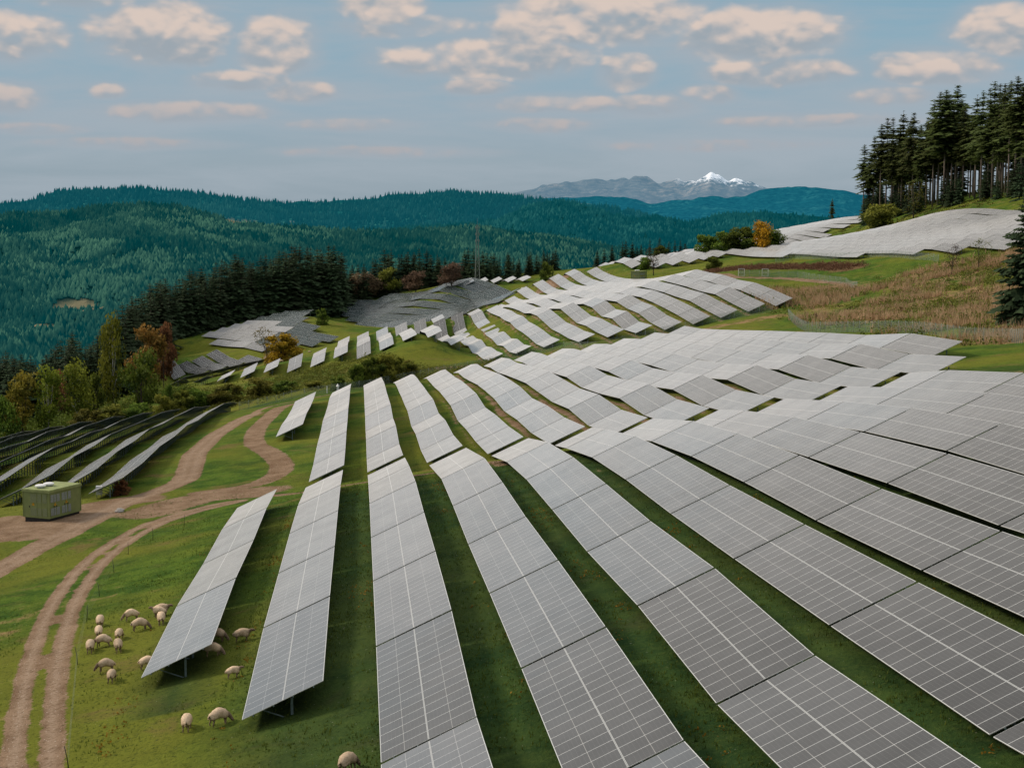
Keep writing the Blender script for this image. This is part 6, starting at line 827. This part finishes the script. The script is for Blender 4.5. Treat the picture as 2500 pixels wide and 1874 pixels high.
def wool_mat():
    t=NT('sheep_wool');a=t.add('ShaderNodeSeparateColor',{0:t.attr('tint','Color')});n=t.noise(22,4,.7,t.obj())
    w=t.mix(t.smooth(n,.3,.7),(.62,.44,.29),(.86,.68,.49));w=t.mix(t.smooth(a.outputs[1],.45,.0),w,(.26,.12,.06))
    f=t.mix(t.smooth(n,.4,.6),(.18,.12,.085),(.34,.25,.18))
    r=t.add('ShaderNodeObjectInfo').outputs['Random'];dn=t.noise(3.5,3,.6,t.obj());w=t.mix(t.math('MULTIPLY',t.smooth(dn,.45,.7),.5),w,(.42,.29,.18))
    hs=t.add('ShaderNodeHueSaturation',{'Value':t.smooth(r,0,1,.72,1.08),'Color':t.mix(a.outputs[0],f,w)})
    return t.done(t.bsdf(hs.outputs[0],.95,.05,bump=n,bs=.9,bd=.05))
M_wool=wool_mat()
SM=[sheep_mesh(1),sheep_mesh(2,True),sheep_mesh(3)]
SL=['sheep seen from behind, rearmost of the small group at the left','sheep with its back to us just in front of the rearmost left one','leftmost sheep of the flock, grazing with its rump to the camera','sheep standing side-on with head left in the middle of the left group','plump sheep grazing at the right of the left group, farther of two','sheep seen from behind at the right of the left group, nearer of two',
'sheep grazing towards the left, top centre of the flock','sheep side-on with head right, below the top centre one','backmost sheep of the tight trio beside the first solar row','middle sheep of the tight trio, looking left','nearest sheep of the tight trio, seen from behind',
'sheep with lowered head, farther of the lower left pair','sheep seen from behind, nearer of the lower left pair','sheep half hidden by the low corner of the first solar row','sheep peeking out behind the first solar row, farther one','sheep grazing in the shade under the first solar row','sheep walking right between the first two solar rows',
'small sheep with raised head between the first two solar rows','sheep seen from behind in the lowest pair in front of the rows','sheep with head turned right in the lowest pair in front of the rows','lone sheep at the bottom edge left of the third row','far sheep lying near the rust-brown tree between small tables','far sheep beside the small tables right of the rust-brown tree']
for i,((x,y,hd,ps),l) in enumerate(zip(FE['sheep'],SL)):
    s=rnd.uniform(.90,1.06)*(.85 if i==17 else 1.05 if i==3 else 1)
    if i>=21:s=.9
    o=new('sheep',SM[1 if ps else (0 if i%2 else 2)],None,(x,y,tz(x,y)-.02),(0,0,rad(hd)),s);tag(o,l,'sheep','sheep grazing around the first solar rows' if i<21 else 'far sheep by the small tables')
# ------------------------------------------------------------------ distant hills
def pix(u,v,D):
    a=(u-1250)/3755.5;b=-(v-937)/3755.5;ct,st_=math.cos(PITCH),math.sin(PITCH);c,s=math.cos(YAW),math.sin(YAW)
    Fd=b*st_+ct;z=b*ct-st_;k=D/Fd
    return (a*c+Fd*s)*k,(-a*s+Fd*c)*k,z*k
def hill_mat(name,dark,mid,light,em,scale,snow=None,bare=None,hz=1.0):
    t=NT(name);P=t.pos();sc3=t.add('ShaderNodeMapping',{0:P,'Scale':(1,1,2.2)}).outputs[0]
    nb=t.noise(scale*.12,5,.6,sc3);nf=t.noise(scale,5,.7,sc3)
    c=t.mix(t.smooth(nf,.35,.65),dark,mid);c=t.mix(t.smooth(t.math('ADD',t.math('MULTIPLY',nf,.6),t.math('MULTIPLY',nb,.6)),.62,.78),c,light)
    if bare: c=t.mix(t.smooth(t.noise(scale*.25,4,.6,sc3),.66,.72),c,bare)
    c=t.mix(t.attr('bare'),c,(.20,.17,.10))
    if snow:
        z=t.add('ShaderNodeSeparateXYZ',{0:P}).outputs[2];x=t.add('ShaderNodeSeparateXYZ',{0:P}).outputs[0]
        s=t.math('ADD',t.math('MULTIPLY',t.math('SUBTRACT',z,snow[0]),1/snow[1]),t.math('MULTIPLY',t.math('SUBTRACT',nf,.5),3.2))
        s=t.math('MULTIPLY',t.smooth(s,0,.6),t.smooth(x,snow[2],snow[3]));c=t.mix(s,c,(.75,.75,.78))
    return t.done(t.bsdf(c,1.0,0.0,bump=nf,bs=1.0,bd=12/scale*.02,emis=em))  # steady emission paints distance haze onto the slopes
def proj_(X,Y,Z):
    c,s=math.cos(YAW),math.sin(YAW);R=X*c-Y*s;Fd=X*s+Y*c;ct,st_=math.cos(PITCH),math.sin(PITCH)
    return 1250+3755.5*R/(Fd*ct-Z*st_),937-3755.5*(Z*ct+Fd*st_)/(Fd*ct-Z*st_)
CLEAR=[(190,748,75,20),(590,545,45,7),(110,800,40,10),(560,540,25,6)]
def cleared(P):
    u,v=proj_(P[...,0],P[...,1],P[...,2]);m=np.zeros(u.shape)
    for a,b_,ru,rv in CLEAR:
        r=np.hypot((u-a)/ru,(v-b_)/rv)+ (fbm(P[...,0],P[...,1],90,3,4)-.5)*1.2;m=np.maximum(m,np.clip((1.1-r)*3,0,1))
    return m
def hill(name,label,sky,Dr,Db,zb,mat,nu=260,nv=70,amp=.06,seed=0,jag=0.0,cols=None,back=.5,ravine=None,shape=1.3,us=None):
    u0,u1=sky[0][0],sky[-1][0];U=np.linspace(u0,u1,nu);SV=np.interp(U,[p[0] for p in sky],[p[1] for p in sky])
    k=np.ones(3)/3;SVs=np.convolve(np.pad(SV,2,'edge'),k,'valid')
    V=np.zeros((nv+6,nu,3))
    for i,u in enumerate(U):
        rx,ry,rz_=pix(u,SVs[i],Dr)
        L=math.hypot(rx,ry);dx,dy=rx/L,ry/L
        for j in range(nv+6):
            t=j/(nv-1)
            D=Db+(Dr-Db)*t;zz=zb+(rz_-zb)*min(t,1)**shape
            if t>1: zz=rz_-(t-1)*(Dr-Db)*back
            V[j,i]=(dx*D,dy*D,zz)
    X=V[...,0];Y=V[...,1];tt=np.minimum(np.arange(nv+6)/(nv-1),1)[:,None]*np.ones((1,nu))
    H=(V[nv-1,:,2].mean()-zb)
    rg=(np.abs(fbm(X,Y,(Dr)*.10,5,seed)-.5)*2)
    V[...,2]+=(-rg+.35)*H*amp*4*np.sin(np.pi*np.clip(tt,0,1))**.8
    V[...,2]+=(fbm(X,Y,Dr*.012,3,seed+9)-.5)*jag*(.4+.6*tt)
    idx=np.arange((nv+6)*nu).reshape(nv+6,nu)
    Fq=np.stack([idx[:-1,:-1].ravel(),idx[:-1,1:].ravel(),idx[1:,1:].ravel(),idx[1:,:-1].ravel()],1)
    me=npmesh(name,V.reshape(-1,3),Fq,[mat],smooth=True,attrs={'bare':cleared(V).ravel()} if Dr<9000 else None);tag(new(name,me),label,None,None,'structure')
    return V
def forest(name,label,V,n,h,mk_mat,seed,nv=70,tmin=0,light=.25,w=.28,jmin=0):
    r=np.random.default_rng(seed);nj,ni=V.shape[:2]
    fj=r.random(n)*(nv-2-jmin)+jmin;fi=r.random(n)*(ni-2);j=fj.astype(int);i=fi.astype(int);a=(fi-i)[:,None];b=(fj-j)[:,None]
    P=(V[j,i]*(1-a)+V[j,i+1]*a)*(1-b)+(V[j+1,i]*(1-a)+V[j+1,i+1]*a)*b
    kp=cleared(P)<r.random(n)*.9+.05;P=P[kp];n=len(P)
    hh=h*(.55+.8*r.random(n));ww=hh*w*(.7+.6*r.random(n))
    cl=fbm(P[:,0],P[:,1],np.ptp(P[:,0])*.05,4,seed)
    lt=(r.random(n)<np.clip((cl-.42)*light*8,.02,.9))
    ang=r.random(n)*6.28;K=5;vs=[]
    for k in range(K):
        an=ang+6.283*k/K;vs.append(np.stack([P[:,0]+np.cos(an)*ww,P[:,1]+np.sin(an)*ww,P[:,2]-hh*.1+np.where(lt,hh*.2,0)],1))
    ap=np.stack([P[:,0]+r.normal(size=n)*ww*.1,P[:,1],P[:,2]+hh],1)
    Vv=np.stack(vs+[ap],1).reshape(-1,3);o=(np.arange(n)*(K+1))[:,None]
    Fc=np.concatenate([np.concatenate([o+k,o+(k+1)%K,o+K],1) for k in range(K)],0)
    big=fbm(P[:,0],P[:,1],np.ptp(P[:,0])*.16,4,seed+5);sl_=fbm(P[:,0]+P[:,1]*.5,P[:,1]*.3,np.ptp(P[:,0])*.03,3,seed+8)
    tv=np.where(lt,.45+.55*r.random(n),.02+.3*r.random(n)+.8*(sl_-.5))*np.clip(.35+1.5*(big-.25),.2,1.5);T=np.repeat(tv,K+1).reshape(n,K+1);T[:,:K]*=.55;T=np.clip(T,0,1).ravel()
    me=npmesh(name,Vv,Fc,[mk_mat],col=np.stack([T,T,T],1));tag(new(name,me),label,'forest',None,'stuff')
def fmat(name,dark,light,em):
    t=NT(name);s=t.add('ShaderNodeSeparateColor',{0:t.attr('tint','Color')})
    return t.done(t.bsdf(t.mix(s.outputs[0],dark,light),1.,0.,emis=em))  # tree surfaces glow slightly to paint in the valley haze
q=lambda L:[(x*1.13022,y*1.13022) for x,y in L]
zS1=lambda L:[(x*.4973,420+y*.4973) for x,y in L]
zS2=lambda L:[(1000+x*.50633,400+y*.50633) for x,y in L]
# near left hill
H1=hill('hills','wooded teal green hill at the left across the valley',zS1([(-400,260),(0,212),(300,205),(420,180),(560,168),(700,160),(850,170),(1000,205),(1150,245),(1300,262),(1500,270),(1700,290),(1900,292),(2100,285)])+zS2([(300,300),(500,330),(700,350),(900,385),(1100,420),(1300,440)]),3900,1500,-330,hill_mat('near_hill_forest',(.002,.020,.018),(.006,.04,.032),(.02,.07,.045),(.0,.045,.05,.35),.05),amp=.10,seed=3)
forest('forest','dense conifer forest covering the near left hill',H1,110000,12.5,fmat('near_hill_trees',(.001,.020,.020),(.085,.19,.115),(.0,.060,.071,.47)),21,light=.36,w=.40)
# middle hills right of centre
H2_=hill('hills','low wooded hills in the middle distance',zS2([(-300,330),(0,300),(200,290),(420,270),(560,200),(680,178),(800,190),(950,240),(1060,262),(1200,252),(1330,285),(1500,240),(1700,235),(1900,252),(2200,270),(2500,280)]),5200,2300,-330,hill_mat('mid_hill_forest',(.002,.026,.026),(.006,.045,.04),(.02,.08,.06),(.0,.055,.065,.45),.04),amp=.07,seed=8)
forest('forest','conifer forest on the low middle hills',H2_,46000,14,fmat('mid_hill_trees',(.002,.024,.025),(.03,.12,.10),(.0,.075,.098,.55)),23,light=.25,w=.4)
# back ridge
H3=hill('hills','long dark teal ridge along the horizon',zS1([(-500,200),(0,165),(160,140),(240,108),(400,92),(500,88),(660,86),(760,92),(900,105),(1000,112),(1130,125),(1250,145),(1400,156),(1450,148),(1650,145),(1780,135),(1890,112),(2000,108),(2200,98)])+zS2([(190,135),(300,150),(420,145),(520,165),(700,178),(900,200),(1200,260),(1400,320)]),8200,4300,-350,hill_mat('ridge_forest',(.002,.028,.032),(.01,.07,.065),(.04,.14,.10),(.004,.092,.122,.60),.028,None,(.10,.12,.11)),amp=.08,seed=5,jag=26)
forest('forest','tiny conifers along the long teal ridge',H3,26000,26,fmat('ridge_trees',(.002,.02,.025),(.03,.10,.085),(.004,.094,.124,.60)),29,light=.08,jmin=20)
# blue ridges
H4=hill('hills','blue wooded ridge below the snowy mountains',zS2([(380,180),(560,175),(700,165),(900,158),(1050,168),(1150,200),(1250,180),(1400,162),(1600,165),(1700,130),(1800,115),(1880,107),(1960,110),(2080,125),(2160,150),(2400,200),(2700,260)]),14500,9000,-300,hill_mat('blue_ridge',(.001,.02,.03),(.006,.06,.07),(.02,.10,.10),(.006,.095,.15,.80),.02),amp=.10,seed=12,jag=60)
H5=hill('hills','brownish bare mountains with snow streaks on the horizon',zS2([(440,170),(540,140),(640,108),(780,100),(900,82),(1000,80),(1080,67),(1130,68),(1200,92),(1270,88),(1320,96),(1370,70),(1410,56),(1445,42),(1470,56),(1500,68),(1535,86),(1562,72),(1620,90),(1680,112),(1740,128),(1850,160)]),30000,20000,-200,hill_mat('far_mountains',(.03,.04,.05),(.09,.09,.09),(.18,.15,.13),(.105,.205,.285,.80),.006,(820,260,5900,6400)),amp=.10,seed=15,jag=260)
# ------------------------------------------------------------------ sky, sun, camera
SUN_EL,SUN_AZ=rad(34),rad(-62)     # azimuth from +Y towards +X
w=bpy.data.worlds.new('World');sc.world=w;w.use_nodes=True
nt=w.node_tree;nt.nodes.clear()
class WT_(NT):
    def __init__(s): s.t=nt;s.n=nt.nodes;s.out=s.n.new('ShaderNodeOutputWorld')
t=WT_()
D_=t.add('ShaderNodeTexCoord').outputs['Generated'];sp=t.add('ShaderNodeSeparateXYZ',{0:D_})
az=t.math('ARCTAN2',sp.outputs[0],sp.outputs[1]);el=t.math('ARCSINE',sp.outputs[2])
# 1 unit = 1 photo pixel at the horizon: keeps cloud sizes readable
au=t.math('MULTIPLY',az,3755.0);ev=t.math('MULTIPLY',el,3755.0)
def cvec(de): return t.add('ShaderNodeCombineXYZ',{0:t.math('MULTIPLY',au,.001),1:t.math('MULTIPLY',t.math('ADD',ev,de),.0017),2:0.0}).outputs[0]
def vor(v,sc_): 
    n=t.add('ShaderNodeTexVoronoi',{'Scale':sc_,'Smoothness':.6,'Vector':v},feature='SMOOTH_F1');return n.outputs['Distance']
def puffs(de):
    v=cvec(de)
    a=t.math('MULTIPLY',t.math('SUBTRACT',t.noise(4.0,6,.55,v,.2),.5),1.15)
    wv=t.add('ShaderNodeVectorMath',{0:v,1:t.add('ShaderNodeVectorMath',{0:t.add('ShaderNodeTexNoise',{'Scale':9.0,'Detail':3.0,'Vector':v}).outputs['Color'],'Scale':.09},operation='SCALE').outputs[0]},operation='ADD').outputs[0]
    p=t.math('ADD',t.math('MULTIPLY',t.math('SUBTRACT',.42,vor(wv,9.0)),.60),t.math('MULTIPLY',t.math('SUBTRACT',.42,vor(wv,26.0)),.36))
    return t.math('ADD',a,p)
vec=cvec(0.0);nn=puffs(0.0);n2=puffs(24.0)
# cumulus banks: azimuth, elevation (photo pixels from heading / above horizon), half sizes, strength
CL=[(-830,455,185,62,1.),(-560,430,110,60,.8),(-1180,440,160,50,.8),(-305,530,105,45,1.),(225,505,260,60,1.),(40,470,110,40,.55),(590,455,215,60,.95),(1150,455,140,50,1.),(-60,405,290,45,.75),(270,375,80,40,.7),(640,370,200,32,.75),(990,375,150,38,.8),(-1180,300,90,32,.8),(-760,275,210,24,.65),(-950,320,45,18,.5),(-500,325,90,26,.55),(340,295,130,26,.45),(470,320,80,22,.5),(-90,340,100,20,.5),(-1000,540,200,40,.4),(60,250,160,18,.3),(-1120,230,120,15,.3),(-400,250,200,15,.25),(-250,480,180,30,.25),(-640,350,150,22,.3),(100,300,230,20,.35),(700,255,260,16,.3),(-900,200,260,14,.3),(900,310,120,20,.35),(-300,185,300,14,.3),(500,200,300,14,.3)]
m=None;S_=None;SD=None
for a_,e_,wx,wy,st_ in CL:
    a_=a_-YAW*0
    dx=t.math('DIVIDE',t.math('SUBTRACT',au,a_+YAW*3755),float(wx)*.86);dy=t.math('DIVIDE',t.math('SUBTRACT',ev,float(e_)),float(wy)*1.08)
    # flatter underside
    r2=t.math('ADD',t.math('MULTIPLY',dx,dx),t.math('MULTIPLY',dy,dy))
    v=t.math('MULTIPLY',t.smooth(t.math('SQRT',r2),.55,1.75,1.,0.),.55+.45*st_)
    m=v if m is None else t.math('MAXIMUM',m,v)
    S_=t.math('ADD',v,.02) if S_ is None else t.math('ADD',S_,v);SD=t.math('MULTIPLY',v,dy) if SD is None else t.math('ADD',SD,t.math('MULTIPLY',v,dy))
gen=t.smooth(ev,620,1100,0,.5)          # clouds go on above the frame
m=t.math('MAXIMUM',m,gen)
dens=t.math('ADD',m,t.math('MULTIPLY',nn,.8))
cm=t.smooth(dens,.42,.86)
soft=t.smooth(t.math('ADD',m,t.math('MULTIPLY',nn,.4)),.02,.7,0,.62)
lit=t.smooth(t.math('ADD',t.math('MULTIPLY',t.math('DIVIDE',SD,S_),.42),t.math('SUBTRACT',nn,n2)),-.34,.30)
body=t.smooth(dens,.45,1.0)
ramp=t.n.new('ShaderNodeValToRGB');nt.links.new(t.smooth(ev,-300,1300),ramp.inputs[0])
cr=ramp.color_ramp;cr.elements[0].position=0;cr.elements[0].color=(.22,.275,.32,1);cr.elements[1].position=1;cr.elements[1].color=(.20,.30,.36,1)
for p_,c_ in((.2,(.300,.378,.432,1)),(.30,(.300,.400,.475,1)),(.45,(.255,.400,.495,1)),(.58,(.180,.370,.500,1))):
    e=cr.elements.new(p_);e.color=c_
sky=ramp.outputs[0]
sv=t.add('ShaderNodeCombineXYZ',{0:t.math('MULTIPLY',au,.0007),1:t.math('MULTIPLY',ev,.0045),2:3.0}).outputs[0];sky=t.mix(t.smooth(t.noise(2.2,5,.6,sv,.4),.32,.72,0,.8),sky,(.36,.42,.475))
cs_=t.mix(t.smooth(ev,150,520),(.345,.385,.43),(.325,.375,.42));cl_=t.mix(t.smooth(ev,180,420),(.45,.41,.41),(.68,.565,.50));cs_=t.mix(t.smooth(ev,600,900),cs_,(.42,.41,.40))
cc=t.mix(lit,cs_,cl_)
sky=t.mix(soft,sky,(.365,.41,.46));fin=t.mix(t.math('MULTIPLY',cm,t.smooth(ev,150,400,.6,.97)),sky,cc)
hr=t.n.new('ShaderNodeValToRGB');mp=t.add('ShaderNodeMapRange',{0:el,1:.0,2:1.571});nt.links.new(mp.outputs[0],hr.inputs[0])
h_=hr.color_ramp;h_.elements[0].position=0.0;h_.elements[0].color=(.40,.395,.39,1);h_.elements[1].position=1;h_.elements[1].color=(1.5,1.52,1.55,1)
for p_,c_ in((.15,(.425,.42,.41)),(.24,(.315,.315,.305)),(.38,(.255,.258,.25)),(.50,(.62,.62,.62)),(.66,(1.35,1.36,1.36))):
    e=h_.elements.new(p_);e.color=c_+(1,)
up=t.mix(t.smooth(t.noise(2.2,4,.6,D_,.3),.3,.7),t.mix(.0,hr.outputs[0],(0,0,0)),hr.outputs[0])
fin=t.mix(t.smooth(ev,560,1000),fin,up)
ns=t.add('ShaderNodeTexSky',sky_type='NISHITA');ns.sun_disc=False;ns.sun_elevation=SUN_EL;ns.sun_rotation=SUN_AZ%(2*math.pi);ns.air_density=1.0;ns.dust_density=2.5
bg1=t.add('ShaderNodeBackground',{'Color':fin,'Strength':1.02});bg2=t.add('ShaderNodeBackground',{'Color':ns.outputs[0],'Strength':.10})
mx=t.add('ShaderNodeMixShader',{0:t.smooth(ev,2400,4600,0.0,.35),1:bg1.outputs[0],2:bg2.outputs[0]})
nt.links.new(mx.outputs[0],t.out.inputs[0])
sl=bpy.data.lights.new('sun','SUN');sl.energy=3.1;sl.angle=rad(14);sl.color=(1,.86,.70);so=bpy.data.objects.new('sun',sl);C.objects.link(so)
dv=Vector((math.sin(SUN_AZ)*math.cos(SUN_EL),math.cos(SUN_AZ)*math.cos(SUN_EL),math.sin(SUN_EL)))
so.rotation_euler=dv.to_track_quat('Z','Y').to_euler();so.location=dv*300
cam=bpy.data.cameras.new('camera');cam.sensor_width=36;cam.lens=36*F_PX;cam.clip_start=.5;cam.clip_end=80000
co_=bpy.data.objects.new('camera',cam);C.objects.link(co_)
# heading YAW to the right of +Y, pitched down
co_.rotation_euler=(rad(90)-PITCH,0,-YAW);sc.camera=co_
sc.view_settings.view_transform='Standard';sc.view_settings.look='None';sc.view_settings.exposure=0
sc.cycles.max_bounces=5;sc.cycles.diffuse_bounces=2;sc.cycles.glossy_bounces=3;sc.cycles.transparent_max_bounces=8
sc.cycles.use_denoising=True;sc.cycles.use_adaptive_sampling=True;sc.cycles.adaptive_threshold=.02
w.cycles.sampling_method='MANUAL';w.cycles.sample_map_resolution=512
